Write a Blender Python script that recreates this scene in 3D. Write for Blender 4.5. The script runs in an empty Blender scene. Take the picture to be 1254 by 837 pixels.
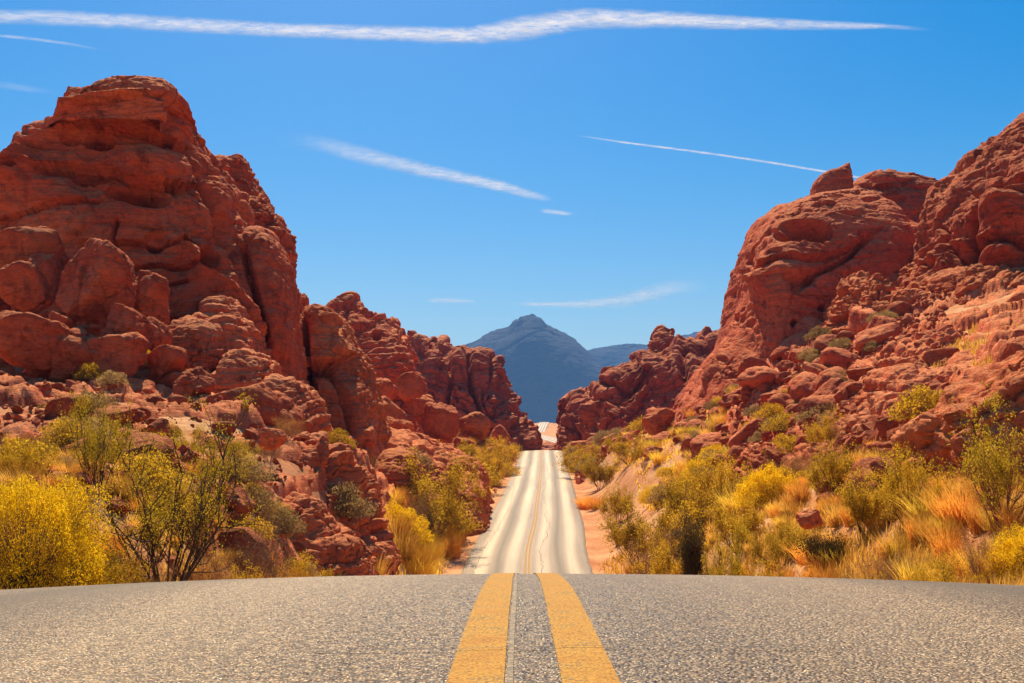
import bpy, bmesh, math, random, time
import numpy as np
from mathutils import Vector, Matrix, Euler
T0 = time.time()
R = math.radians
scene = bpy.context.scene
col = scene.collection
rng = np.random.RandomState(11)
random.seed(11)

# ------------------------------------------------------------------ camera, world, sun, exposure
F, CX, HY, EYE = 1219.0, 627.0, 560.0, 0.42        # focal length in photo pixels, optical axis, horizon row, eye height
cam_data = bpy.data.cameras.new('camera')
cam_data.sensor_width = 36.0
cam_data.lens = 36.0 * F / 1254.0
cam_data.shift_y = (HY - 418.5) / 1254.0            # level camera, shifted up: verticals stay parallel
cam_data.clip_start, cam_data.clip_end = 0.05, 90000.0
cam = bpy.data.objects.new('camera', cam_data)
cam.location = (0, 0, EYE)
cam.rotation_euler = (R(90), 0, 0)
col.objects.link(cam)
scene.camera = cam

SUN_EL, SUN_AZ = 54.0, -10.0                         # azimuth from straight ahead, negative = to the left
world = bpy.data.worlds.new('World')
scene.world = world
world.use_nodes = True
wn, wl = world.node_tree.nodes, world.node_tree.links
wn.clear()
sky = wn.new('ShaderNodeTexSky')
sky.sky_type = 'NISHITA'
sky.sun_disc = False
sky.sun_elevation = R(SUN_EL)
sky.sun_rotation = R(SUN_AZ)
sky.altitude = 600
sky.air_density = 1.3
sky.dust_density = 1.2
sky.ozone_density = 2.0
hsv = wn.new('ShaderNodeHueSaturation')
hsv.inputs['Saturation'].default_value = 1.82
bg = wn.new('ShaderNodeBackground')
bg.inputs['Strength'].default_value = 0.068
wo = wn.new('ShaderNodeOutputWorld')
wl.new(sky.outputs[0], hsv.inputs['Color'])
wl.new(hsv.outputs[0], bg.inputs[0])
wl.new(bg.outputs[0], wo.inputs[0])

sun_data = bpy.data.lights.new('sun', 'SUN')
sun_data.energy = 5.0
sun_data.angle = R(0.5)
sun_data.color = (1.0, 0.82, 0.55)
sun = bpy.data.objects.new('sun', sun_data)
to_sun = Vector((math.sin(R(SUN_AZ)) * math.cos(R(SUN_EL)), math.cos(R(SUN_AZ)) * math.cos(R(SUN_EL)), math.sin(R(SUN_EL))))
sun.rotation_euler = (-to_sun).to_track_quat('-Z', 'Y').to_euler()
sun.location = to_sun * 60
col.objects.link(sun)

vs = scene.view_settings
scene.display_settings.display_device = 'sRGB'
vs.view_transform, vs.look, vs.exposure, vs.gamma = 'Standard', 'None', 0.75, 1.0
vs.use_curve_mapping = False
scene.cycles.use_denoising = True
scene.cycles.max_bounces = 8
scene.cycles.diffuse_bounces = 4
scene.cycles.transparent_max_bounces = 16
scene.cycles.volume_bounces = 1

# ------------------------------------------------------------------ small numeric tools
PERM = np.tile(rng.permutation(256), 3).astype(np.int64)
GRAD = rng.normal(size=(256, 3)); GRAD /= np.linalg.norm(GRAD, axis=1)[:, None]
RND = rng.rand(256, 4)

def hsh(i):
    i = i & 255
    return PERM[PERM[PERM[i[..., 0]] + i[..., 1]] + i[..., 2]]

def perlin(P):
    i = np.floor(P).astype(np.int64)
    f = P - i
    u = f * f * f * (f * (f * 6 - 15) + 10)
    out = 0
    for a in (0, 1):
        wa = u[:, 0] if a else 1 - u[:, 0]
        for b in (0, 1):
            wb = u[:, 1] if b else 1 - u[:, 1]
            for c in (0, 1):
                wc = u[:, 2] if c else 1 - u[:, 2]
                o = np.array((a, b, c))
                g = GRAD[hsh(i + o)]
                out = out + wa * wb * wc * ((f - o) * g).sum(1)
    return out * 1.6

def fbm(P, octaves=4, gain=0.5):
    s, a, t = 0, 1.0, 0
    Q = P.copy()
    for k in range(octaves):
        s = s + a * perlin(Q); t += a
        a *= gain; Q = Q * 2.03 + 17.3
    return s / t

def worley(P):
    i = np.floor(P).astype(np.int64)
    f1 = np.full(len(P), 9.0); f2 = np.full(len(P), 9.0); cid = np.zeros(len(P), np.int64)
    for a in (-1, 0, 1):
        for b in (-1, 0, 1):
            for c in (-1, 0, 1):
                n = i + np.array((a, b, c))
                h = hsh(n)
                d = np.sqrt(((n + RND[h, :3] - P) ** 2).sum(1))
                m = d < f1
                f2 = np.where(m, f1, np.minimum(f2, d))
                cid = np.where(m, h, cid)
                f1 = np.where(m, d, f1)
    return f1, f2, RND[cid, 3]

def sstep(a, b, x):
    t = np.clip((x - a) / (b - a), 0, 1)
    return t * t * (3 - 2 * t)

def at(px, py, d):
    return np.array(((px - CX) / F * d, d, EYE + (HY - py) / F * d))

def strata(z, thick, seed=0.0):
    """rounded beds of uneven thickness: 0 in the joints, about 1 on the bed faces, each bed set in or out"""
    q = z / thick
    n = len(q)
    q = q + 1.1 * perlin(np.stack([q * 0.37 + seed, np.full(n, seed * 3.1 + .5), np.full(n, .5)], 1))
    k = np.floor(q); f = q - k
    r = RND[(k.astype(np.int64) * 7 + int(seed * 13)) & 255, 0]
    r2 = RND[((k + 1).astype(np.int64) * 7 + int(seed * 13)) & 255, 0]
    e = sstep(0.86, 1.0, f)
    return (r * (1 - e) + r2 * e) * 0.75 + 0.35 * (1 - np.abs(2 * f - 1) ** 6)

def weather(P, lump=(0.8, 6.0), bed=(0.3, 0.8), block=(0.3, 3.0), fine=(0.12, 0.6), tilt=(0.1, -0.1), seed=1.0, flat=0.55, pit=0.0):
    """how far sandstone stands proud of or behind its smooth body: lumps, tilted beds, joint blocks, pits, roughness"""
    S = np.array((seed * 31.7, seed * 11.3, seed * 5.9))
    lo = fbm(P / lump[1] + S, 3)
    d = lump[0] * lo
    zz = P[:, 2] + tilt[0] * P[:, 0] + tilt[1] * P[:, 1] + 0.35 * lump[1] * 0.35 * lo
    mask = sstep(-0.35, 0.3, perlin(P / (lump[1] * 1.3) + S + 40))
    if bed[0]:
        d = d + bed[0] * (0.35 + 0.65 * mask) * (strata(zz, bed[1], seed) - 0.7)
        d = d + 0.35 * bed[0] * (0.3 + 0.7 * mask) * (strata(zz + 3.3, bed[1] * 0.31, seed + 2) - 0.7)
    if block[0]:
        Q = P.copy(); Q[:, 2] = zz / flat
        w = 0.35 * fbm(P / (block[1] * 0.8) + S + 9, 2)[:, None]
        f1, f2, r = worley(Q / block[1] + w + S)
        g = f2 - f1
        d = d + block[0] * ((r - 0.5) * sstep(0, 0.16, g) - 0.75 * np.exp(-g / 0.06)) * (1.15 - 0.75 * mask)
        f1, f2, r = worley(Q / (block[1] * 0.37) + w + S + 5)
        g = f2 - f1
        d = d + 0.4 * block[0] * ((r - 0.5) * sstep(0, 0.2, g) - 0.6 * np.exp(-g / 0.08)) * (1.05 - 0.8 * mask)
    # broken zones: close joints with sharp edges; elsewhere only thin laminae
    zone = sstep(0.0, 0.4, perlin(P / (lump[1] * 0.7) * np.array((1, 1, 1.5)) + S + 60))
    Q = P.copy(); Q[:, 2] = zz / 0.6
    f1, f2, r = worley(Q / (fine[1] * 2.0) + 0.4 * fbm(P / fine[1] + S + 3, 2)[:, None] + S + 8)
    g = f2 - f1
    d = d + fine[0] * zone * (1.5 * (r - 0.5) * sstep(0.02, 0.10, g) - 1.3 * np.exp(-g / 0.05))
    d = d + 0.4 * fine[0] * (1 - 0.8 * zone) * sstep(-.3, .3, perlin(P / lump[1] * 1.6 + S + 21)) * (strata(zz, fine[1] * 0.42, seed + 4) - 0.7)
    d = d + fine[0] * fbm(P / fine[1] + S, 4, 0.6)
    if pit:
        n = perlin(P / (fine[1] * 2.3) * np.array((1, 1, 1.9)) + S + 77)
        d = d - pit * sstep(0.32, 0.62, n)
    return d

# ------------------------------------------------------------------ mesh helpers
def build_mesh(name, verts, quads=None, tris=None, smooth=True):
    me = bpy.data.meshes.new(name)
    verts = np.asarray(verts, np.float32)
    nq = 0 if quads is None else len(quads)
    nt = 0 if tris is None else len(tris)
    me.vertices.add(len(verts)); me.vertices.foreach_set('co', verts.ravel())
    loops = []
    if nq: loops.append(np.asarray(quads, np.int32).ravel())
    if nt: loops.append(np.asarray(tris, np.int32).ravel())
    loops = np.concatenate(loops)
    me.loops.add(len(loops)); me.loops.foreach_set('vertex_index', loops)
    me.polygons.add(nq + nt)
    start = np.concatenate([np.arange(nq) * 4, nq * 4 + np.arange(nt) * 3]).astype(np.int32)
    me.polygons.foreach_set('loop_start', start)
    me.polygons.foreach_set('use_smooth', np.full(nq + nt, smooth))
    me.update(calc_edges=True)
    me.validate()
    return me

def grid_quads(nu, nv, wrap=False):
    a = np.arange(nu * nv).reshape(nu, nv)
    if wrap:
        a = np.concatenate([a, a[:1]], 0)
    return np.stack([a[:-1, :-1], a[1:, :-1], a[1:, 1:], a[:-1, 1:]], -1).reshape(-1, 4)

def link(name, me, mat, parent=None):
    o = bpy.data.objects.new(name, me)
    if mat is not None and me is not None and not me.materials:
        me.materials.append(mat)
    col.objects.link(o)
    if parent is not None: o.parent = parent
    return o

def tag(o, label=None, cat=None, group=None, kind=None):
    if label: o['label'] = label
    if cat: o['category'] = cat
    if group: o['group'] = group
    if kind: o['kind'] = kind
    return o

def empty(name, loc, label=None, cat=None, group=None):
    o = bpy.data.objects.new(name, None)
    o.empty_display_size = 0.2
    o.location = loc
    col.objects.link(o)
    return tag(o, label, cat, group)

def copy_tree(o, parent=None):
    c = o.copy(); col.objects.link(c)
    if parent is not None: c.parent = parent
    for ch in list(o.children): copy_tree(ch, c)
    return c

# ------------------------------------------------------------------ materials
def new_mat(name):
    m = bpy.data.materials.new(name); m.use_nodes = True
    n = m.node_tree.nodes; n.clear()
    return m, n, m.node_tree.links

def ramp(n, l, src, stops):
    r = n.new('ShaderNodeValToRGB')
    while len(r.color_ramp.elements) < len(stops): r.color_ramp.elements.new(0.5)
    for e, (p, c) in zip(r.color_ramp.elements, stops):
        e.position = p; e.color = (*c, 1) if len(c) == 3 else c
    l.new(src, r.inputs[0])
    return r.outputs[0]

def noise(n, l, vec, scale, detail=4, rough=0.55, mapscale=None, dist=0.0):
    if mapscale is not None:
        mp = n.new('ShaderNodeMapping'); mp.inputs['Scale'].default_value = mapscale
        l.new(vec, mp.inputs[0]); vec = mp.outputs[0]
    t = n.new('ShaderNodeTexNoise')
    t.inputs['Scale'].default_value = scale; t.inputs['Detail'].default_value = detail
    t.inputs['Roughness'].default_value = rough; t.inputs['Distortion'].default_value = dist
    l.new(vec, t.inputs['Vector'])
    return t.outputs[0]

def math_node(n, l, op, a, b=None, clamp=False):
    m = n.new('ShaderNodeMath'); m.operation = op; m.use_clamp = clamp
    for k, v in enumerate((a, b)):
        if v is None: continue
        if isinstance(v, (int, float)): m.inputs[k].default_value = v
        else: l.new(v, m.inputs[k])
    return m.outputs[0]

def mix(n, l, fac, a, b, mode='MIX'):
    m = n.new('ShaderNodeMix'); m.data_type = 'RGBA'; m.blend_type = mode
    if isinstance(fac, (int, float)): m.inputs[0].default_value = fac
    else: l.new(fac, m.inputs[0])
    for k, v in ((6, a), (7, b)):
        if isinstance(v, tuple): m.inputs[k].default_value = (*v, 1)
        else: l.new(v, m.inputs[k])
    return m.outputs[2]

def bump(n, l, h, strength, dist, prev=None):
    b = n.new('ShaderNodeBump'); b.inputs['Strength'].default_value = strength; b.inputs['Distance'].default_value = dist
    l.new(h, b.inputs['Height'])
    if prev is not None: l.new(prev, b.inputs['Normal'])
    return b.outputs[0]

def finish(m, n, l, colr, rough=0.85, normal=None, spec=0.25):
    p = n.new('ShaderNodeBsdfPrincipled')
    if isinstance(colr, tuple): p.inputs['Base Color'].default_value = (*colr, 1)
    else: l.new(colr, p.inputs['Base Color'])
    if isinstance(rough, (int, float)): p.inputs['Roughness'].default_value = rough
    else: l.new(rough, p.inputs['Roughness'])
    p.inputs['Specular IOR Level'].default_value = spec
    if normal is not None: l.new(normal, p.inputs['Normal'])
    o = n.new('ShaderNodeOutputMaterial'); l.new(p.outputs[0], o.inputs[0])
    return m

def coords(n, kind='Object'):
    t = n.new('ShaderNodeTexCoord'); return t.outputs[kind]

def rock_material(name, base, dark, pale, s=1.0, bedscale=0.9, bumpd=0.25, varnish=0.75, lit_tone=(0.80, 0.36, 0.15)):
    m, n, l = new_mat(name)
    P = coords(n)
    info = n.new('ShaderNodeObjectInfo')
    big = noise(n, l, P, 0.16 * s, 5, 0.6)
    beds = noise(n, l, P, bedscale * s, 6, 0.62, (0.18, 0.18, 1.6), 0.3)
    mott = noise(n, l, P, 1.7 * s, 8, 0.68)
    c = ramp(n, l, beds, [(0.30, dark), (0.45, base), (0.60, base), (0.74, pale)])
    c2 = ramp(n, l, big, [(0.35, tuple(x * 0.72 for x in base)), (0.5, base), (0.66, pale)])
    c = mix(n, l, 0.45, c, c2)
    c3 = ramp(n, l, mott, [(0.32, (0.55, 0.50, 0.50)), (0.5, (1, 1, 1)), (0.72, (1.25, 1.18, 1.1))])
    c = mix(n, l, 0.75, c, c3, 'MULTIPLY')
    # paler sunlit tone painted on upward-facing rock, in patches
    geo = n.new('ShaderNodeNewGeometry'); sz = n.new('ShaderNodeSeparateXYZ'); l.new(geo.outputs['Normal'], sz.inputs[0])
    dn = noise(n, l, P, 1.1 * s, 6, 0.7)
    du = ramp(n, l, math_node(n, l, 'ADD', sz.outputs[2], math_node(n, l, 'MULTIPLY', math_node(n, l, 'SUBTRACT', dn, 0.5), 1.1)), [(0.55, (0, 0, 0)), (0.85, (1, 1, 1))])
    c = mix(n, l, math_node(n, l, 'MULTIPLY', du, 0.4), c, lit_tone)
    # dark desert varnish in irregular streaked patches
    va = noise(n, l, P, 0.75 * s, 7, 0.7, (1.0, 1.0, 0.55), 0.6)
    vm = ramp(n, l, va, [(0.57, (0, 0, 0)), (0.68, (1, 1, 1))])
    vf = math_node(n, l, 'MULTIPLY', vm, varnish)
    c = mix(n, l, vf, c, tuple(x * 0.42 for x in dark))
    lam = noise(n, l, P, 3.0 * s, 5, 0.65, (0.10, 0.10, 3.2), 0.5)
    c = mix(n, l, 0.4, c, ramp(n, l, lam, [(0.36, (0.62, 0.55, 0.52)), (0.5, (1, 1, 1)), (0.68, (1.2, 1.15, 1.1))]), 'MULTIPLY')
    rnd = n.new('ShaderNodeMapRange'); rnd.inputs[3].default_value = 0.86; rnd.inputs[4].default_value = 1.12
    l.new(info.outputs['Random'], rnd.inputs[0])
    hs = n.new('ShaderNodeHueSaturation'); l.new(rnd.outputs[0], hs.inputs['Value']); l.new(c, hs.inputs['Color'])
    h1 = noise(n, l, P, 3.2 * s, 8, 0.66)
    h2 = noise(n, l, P, 2.4 * s, 6, 0.6, (0.25, 0.25, 2.6), 0.4)
    h3 = noise(n, l, P, 17 * s, 4, 0.6)
    nm = bump(n, l, h1, 1.0, bumpd * 1.7 / s)
    nm = bump(n, l, h2, 0.8, bumpd * 1.0 / s, nm)
    nm = bump(n, l, h3, 0.7, bumpd * 0.22 / s, nm)
    return finish(m, n, l, hs.outputs[0], 0.9, nm, 0.15)

M = {}
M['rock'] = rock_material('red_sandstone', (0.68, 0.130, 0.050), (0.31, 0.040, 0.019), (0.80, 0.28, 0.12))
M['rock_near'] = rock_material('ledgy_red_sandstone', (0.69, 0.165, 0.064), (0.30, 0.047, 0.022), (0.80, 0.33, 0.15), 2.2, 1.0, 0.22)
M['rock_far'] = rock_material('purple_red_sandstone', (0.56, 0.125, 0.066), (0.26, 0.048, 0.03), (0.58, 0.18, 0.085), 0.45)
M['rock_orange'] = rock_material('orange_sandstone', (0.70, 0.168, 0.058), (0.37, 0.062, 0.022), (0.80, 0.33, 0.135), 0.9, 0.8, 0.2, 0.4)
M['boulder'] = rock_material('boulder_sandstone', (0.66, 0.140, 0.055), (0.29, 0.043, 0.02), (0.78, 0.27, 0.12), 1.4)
M['mountain'] = rock_material('mountain_rock', lit_tone=(0.06, 0.07, 0.11), base=(0.045, 0.06, 0.10), dark=(0.03, 0.04, 0.07), pale=(0.075, 0.085, 0.125), s=0.012, bedscale=0.6, bumpd=0.3, varnish=0.4)

def ground_material():
    m, n, l = new_mat('red_desert_dirt')
    P = coords(n)
    a = noise(n, l, P, 0.35, 6, 0.6)
    b = noise(n, l, P, 5.0, 8, 0.7)
    c = ramp(n, l, a, [(0.30, (0.42, 0.16, 0.07)), (0.48, (0.52, 0.24, 0.11)), (0.62, (0.60, 0.34, 0.17)), (0.8, (0.50, 0.22, 0.10))])
    c = mix(n, l, 0.8, c, ramp(n, l, b, [(0.3, (0.6, 0.52, 0.5)), (0.5, (1, 1, 1)), (0.7, (1.2, 1.15, 1.1))]), 'MULTIPLY')
    v = n.new('ShaderNodeTexVoronoi'); v.inputs['Scale'].default_value = 14; l.new(P, v.inputs['Vector'])
    nm = bump(n, l, b, 0.8, 0.08)
    nm = bump(n, l, v.outputs['Distance'], 0.5, 0.03, nm)
    return finish(m, n, l, c, 0.95, nm, 0.1)
M['ground'] = ground_material()

def asphalt_material():
    m, n, l = new_mat('worn_asphalt')
    P = coords(n)
    uv = n.new('ShaderNodeUVMap').outputs[0]          # u = metres from the centre line, v = metres along the road
    sep = n.new('ShaderNodeSeparateXYZ'); l.new(uv, sep.inputs[0])
    v = n.new('ShaderNodeTexVoronoi'); v.inputs['Scale'].default_value = 125; v.inputs['Randomness'].default_value = 1.0
    l.new(P, v.inputs['Vector'])
    v2 = n.new('ShaderNodeTexVoronoi'); v2.inputs['Scale'].default_value = 300
    l.new(P, v2.inputs['Vector'])
    sepc = n.new('ShaderNodeSeparateColor'); l.new(v.outputs['Color'], sepc.inputs[0])
    stone = ramp(n, l, sepc.outputs[0], [(0.0, (0.024, 0.013, 0.006)), (0.36, (0.11, 0.065, 0.031)), (0.62, (0.32, 0.20, 0.095)), (0.85, (0.60, 0.41, 0.215)), (1.0, (0.84, 0.64, 0.38))])
    pitch = ramp(n, l, v.outputs['Distance'], [(0.22, (1, 1, 1)), (0.60, (0.14, 0.11, 0.085))])
    c = mix(n, l, 0.8, stone, pitch, 'MULTIPLY')
    # oil-dark stripe down the middle of each lane, polished pale wheel paths, wandering a little along the road
    wheel = ramp(n, l, math_node(n, l, 'ABSOLUTE', math_node(n, l, 'SUBTRACT', math_node(n, l, 'ABSOLUTE', math_node(n, l, 'SUBTRACT', math_node(n, l, 'ABSOLUTE', sep.outputs[0]), 1.75)), 0.85)), [(0.15, (1, 1, 1)), (0.5, (0, 0, 0))])
    far_glint = ramp(n, l, math_node(n, l, 'DIVIDE', sep.outputs[1], 100.0), [(0.22, (0.10, 0.10, 0.10)), (0.26, (0.62, 0.62, 0.62))])   # grazing sun glint painted as paler colour on the road past the crest
    c = mix(n, l, math_node(n, l, 'MULTIPLY', far_glint, 0.85), c, (0.48, 0.35, 0.21))
    c = mix(n, l, math_node(n, l, 'MULTIPLY', wheel, far_glint), c, (0.80, 0.62, 0.40))
    wob = noise(n, l, uv, 1.0, 3, 0.5, (0.5, 0.03, 1))
    uu = math_node(n, l, 'ADD', sep.outputs[0], math_node(n, l, 'MULTIPLY', math_node(n, l, 'SUBTRACT', wob, 0.5), 0.9))
    au = math_node(n, l, 'ABSOLUTE', uu)
    dl = math_node(n, l, 'ABSOLUTE', math_node(n, l, 'SUBTRACT', au, 1.75))
    stripe = ramp(n, l, dl, [(0.05, (1, 1, 1)), (0.62, (0, 0, 0))])
    edge = ramp(n, l, math_node(n, l, 'DIVIDE', au, 4.0), [(0.78, (0, 0, 0)), (0.93, (1, 1, 1))])
    patch = noise(n, l, uv, 0.9, 5, 0.6, (1.3, 0.03, 1))
    blot = noise(n, l, uv, 0.8, 5, 0.6, (0.9, 0.05, 1))
    pm = ramp(n, l, patch, [(0.36, (0.80, 0.78, 0.75)), (0.64, (1.14, 1.12, 1.08))])
    c = mix(n, l, 1.0, c, pm, 'MULTIPLY')
    c = mix(n, l, 0.45, c, ramp(n, l, blot, [(0.36, (0.55, 0.50, 0.45)), (0.5, (1, 1, 1)), (0.66, (1.3, 1.26, 1.2))]), 'MULTIPLY')
    c = mix(n, l, math_node(n, l, 'MULTIPLY', stripe, 0.8), c, (0.09, 0.066, 0.045))
    c = mix(n, l, math_node(n, l, 'MULTIPLY', edge, 0.45), c, (0.10, 0.075, 0.05))
    # thin sealed cracks
    cr = n.new('ShaderNodeTexVoronoi'); cr.feature = 'DISTANCE_TO_EDGE'; cr.inputs['Scale'].default_value = 0.33
    mp = n.new('ShaderNodeMapping'); mp.inputs['Scale'].default_value = (0.9, 0.32, 1); l.new(uv, mp.inputs[0])
    nz = n.new('ShaderNodeTexNoise'); nz.inputs['Scale'].default_value = 0.35; nz.inputs['Detail'].default_value = 2; l.new(uv, nz.inputs['Vector'])
    add = n.new('ShaderNodeVectorMath'); add.operation = 'ADD'; l.new(mp.outputs[0], add.inputs[0]); l.new(nz.outputs['Color'], add.inputs[1])
    l.new(add.outputs[0], cr.inputs['Vector'])
    crm = ramp(n, l, cr.outputs['Distance'], [(0.0012, (1, 1, 1)), (0.003, (0, 0, 0))])
    c = mix(n, l, math_node(n, l, 'MULTIPLY', crm, 0.0), c, (0.02, 0.018, 0.016))
    hgt = math_node(n, l, 'SUBTRACT', 1.0, v.outputs['Distance'])
    nm = bump(n, l, hgt, 1.0, 0.006)
    nm = bump(n, l, math_node(n, l, 'SUBTRACT', 1.0, v2.outputs['Distance']), 0.5, 0.0012, nm)
    rough = ramp(n, l, sepc.outputs[1], [(0.0, (0.22, 0.22, 0.22)), (0.5, (0.5, 0.5, 0.5)), (1.0, (0.65, 0.65, 0.65))])
    rough2 = mix(n, l, math_node(n, l, 'MULTIPLY', stripe, 0.6), rough, (0.8, 0.8, 0.8))
    return finish(m, n, l, c, rough2, nm, 0.42)
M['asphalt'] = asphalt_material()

def paint_material():
    m, n, l = new_mat('yellow_road_paint')
    P = coords(n)
    v = n.new('ShaderNodeTexVoronoi'); v.inputs['Scale'].default_value = 150; l.new(P, v.inputs['Vector'])
    a = noise(n, l, P, 9, 6, 0.65)
    b = noise(n, l, P, 150, 3, 0.6)
    c = ramp(n, l, a, [(0.3, (0.38, 0.165, 0.012)), (0.5, (0.48, 0.235, 0.018)), (0.7, (0.54, 0.29, 0.03))])
    w = math_node(n, l, 'ADD', math_node(n, l, 'MULTIPLY', b, 0.7), math_node(n, l, 'MULTIPLY', a, 0.5))
    wm = ramp(n, l, w, [(0.62, (0, 0, 0)), (0.72, (1, 1, 1))])
    c = mix(n, l, math_node(n, l, 'MULTIPLY', wm, 0.75), c, (0.10, 0.075, 0.05))
    pits = ramp(n, l, v.outputs['Distance'], [(0.48, (1, 1, 1)), (0.72, (0.62, 0.58, 0.5))])
    c = mix(n, l, 1.0, c, pits, 'MULTIPLY')
    nm = bump(n, l, math_node(n, l, 'SUBTRACT', 1.0, v.outputs['Distance']), 0.5, 0.0035)
    return finish(m, n, l, c, 0.7, nm, 0.18)
M['paint'] = paint_material()
def faded_paint():
    m, n, l = new_mat('faded_cream_paint')
    P = coords(n)
    a = noise(n, l, P, 60, 4, 0.7)
    c = ramp(n, l, a, [(0.46, (0.09, 0.062, 0.035)), (0.60, (0.30, 0.20, 0.09))])
    return finish(m, n, l, c, 0.6, bump(n, l, a, 0.5, 0.003), 0.4)
M['faded'] = faded_paint()
def plain(name, c, rough=0.9, sc=6.0):
    m, n, l = new_mat(name)
    a = noise(n, l, coords(n), sc, 4, 0.6)
    cc = ramp(n, l, a, [(0.3, tuple(x * 0.7 for x in c)), (0.7, tuple(min(1, x * 1.25) for x in c))])
    return finish(m, n, l, cc, rough, None, 0.2)
M['tar'] = plain('crack_sealant', (0.07, 0.05, 0.035), 0.7)
M['stem'] = plain('shrub_bark', (0.11, 0.065, 0.04))
M['twig_grey'] = plain('grey_brown_twigs', (0.24, 0.15, 0.09))
M['twig_rust'] = plain('rust_twigs', (0.30, 0.12, 0.05))

def leaf_material(name, c1, c2, trans=0.45, var=0.25, sc=9.0):
    m, n, l = new_mat(name)
    P = coords(n)
    info = n.new('ShaderNodeObjectInfo')
    a = noise(n, l, P, sc, 5, 0.7)
    c = ramp(n, l, a, [(0.36, c1), (0.62, c2)])
    mr = n.new('ShaderNodeMapRange'); mr.inputs[3].default_value = 1 - var; mr.inputs[4].default_value = 1 + var
    l.new(info.outputs['Random'], mr.inputs[0])
    hs = n.new('ShaderNodeHueSaturation'); l.new(mr.outputs[0], hs.inputs['Value']); l.new(c, hs.inputs['Color'])
    d = n.new('ShaderNodeBsdfDiffuse'); t = n.new('ShaderNodeBsdfTranslucent')
    l.new(hs.outputs[0], d.inputs[0]); l.new(hs.outputs[0], t.inputs[0])
    mx = n.new('ShaderNodeMixShader'); mx.inputs[0].default_value = trans
    l.new(d.outputs[0], mx.inputs[1]); l.new(t.outputs[0], mx.inputs[2])
    o = n.new('ShaderNodeOutputMaterial'); l.new(mx.outputs[0], o.inputs[0])
    return m
M['leaf_creosote'] = leaf_material('yellow_green_leaf', (0.30, 0.20, 0.016), (0.60, 0.42, 0.03), 0.55)
M['leaf_olive'] = leaf_material('olive_leaf', (0.38, 0.225, 0.018), (0.70, 0.44, 0.03), 0.55)
M['leaf_gold'] = leaf_material('golden_flower', (0.78, 0.46, 0.01), (0.92, 0.66, 0.02), 0.55, 0.1)
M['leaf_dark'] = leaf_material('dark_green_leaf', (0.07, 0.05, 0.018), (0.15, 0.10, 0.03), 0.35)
M['leaf_sage'] = leaf_material('grey_sage_leaf', (0.30, 0.19, 0.07), (0.48, 0.33, 0.13), 0.45)
M['leaf_brown'] = leaf_material('brown_dry_leaf', (0.36, 0.16, 0.045), (0.55, 0.28, 0.08), 0.45)
M['straw'] = leaf_material('straw_grass', (0.58, 0.31, 0.05), (0.78, 0.48, 0.09), 0.55)
M['straw_orange'] = leaf_material('orange_dry_grass', (0.60, 0.24, 0.035), (0.80, 0.38, 0.06), 0.55)
M['straw_yellow'] = leaf_material('yellow_dry_grass', (0.66, 0.42, 0.04), (0.85, 0.60, 0.08), 0.55)

def contrail_material():
    m, n, l = new_mat('ice_cloud')
    P = coords(n)
    lw = n.new('ShaderNodeLayerWeight'); lw.inputs['Blend'].default_value = 0.5
    body = math_node(n, l, 'POWER', math_node(n, l, 'SUBTRACT', 1.0, lw.outputs['Facing']), 2.5)
    mp = n.new('ShaderNodeMapping'); mp.inputs['Rotation'].default_value = (0, R(28), 0); mp.inputs['Scale'].default_value = (0.005, 0.004, 0.036)
    l.new(P, mp.inputs[0])
    t = n.new('ShaderNodeTexNoise'); t.inputs['Scale'].default_value = 1.0; t.inputs['Detail'].default_value = 7; t.inputs['Roughness'].default_value = 0.68
    t.inputs['Distortion'].default_value = 0.8
    l.new(mp.outputs[0], t.inputs['Vector'])
    nz = ramp(n, l, t.outputs[0], [(0.34, (0.10, 0.10, 0.10)), (0.68, (1, 1, 1))])
    at_ = n.new('ShaderNodeAttribute'); at_.attribute_name = 'wispiness'
    al = math_node(n, l, 'MULTIPLY', math_node(n, l, 'MULTIPLY', body, nz), math_node(n, l, 'MULTIPLY', at_.outputs['Fac'], 0.66), True)
    tr = n.new('ShaderNodeBsdfTransparent'); d = n.new('ShaderNodeBsdfDiffuse'); tl = n.new('ShaderNodeBsdfTranslucent')
    d.inputs[0].default_value = tl.inputs[0].default_value = (0.93, 0.94, 0.96, 1)
    m1 = n.new('ShaderNodeMixShader'); m1.inputs[0].default_value = 0.5
    l.new(d.outputs[0], m1.inputs[1]); l.new(tl.outputs[0], m1.inputs[2])
    m2 = n.new('ShaderNodeMixShader'); l.new(al, m2.inputs[0]); l.new(tr.outputs[0], m2.inputs[1]); l.new(m1.outputs[0], m2.inputs[2])
    o = n.new('ShaderNodeOutputMaterial'); l.new(m2.outputs[0], o.inputs[0])
    return m
M['contrail'] = contrail_material()

# ------------------------------------------------------------------ the road's course and the lie of the land
RY = np.array([-60, -30, -8, 0.0, 1.74, 3.4, 5.08, 7.0, 10, 15, 20, 30, 40, 46, 54, 62, 75, 88, 103, 120, 140, 160, 172, 180, 190, 205, 230, 260, 300, 330, 380, 450, 550, 650, 750, 850, 1000, 1300])
RZ = np.array([-1.5, -0.7, -0.05, 0.03, 0.025, -0.025, -0.176, -0.44, -0.98, -2.0, -3.0, -4.8, -5.85, -6.1, -5.92, -5.45, -4.5, -3.75, -2.96, -2.0, -0.8, 0.55, 1.35, 1.68, 1.6, 0.6, -1.4, -0.5, 2.0, 4.0, 7.4, 11, 14, 16.5, 26.8, 25, 10, -10])
RX = np.array([0, 0, 0.0, 0.03, 0.035, 0.05, 0.0625, .09, .13, .2, .3, .45, .6, .68, .8, 1.0, 1.7, 2.2, 2.8, 3.4, 4.1, 4.7, 5.1, 5.4, 5.8, 6.6, 9.5, 14, 18.5, 20.0, 15.2, 9, 11, 17.5, 24.6, 30, 38, 60])
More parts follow.
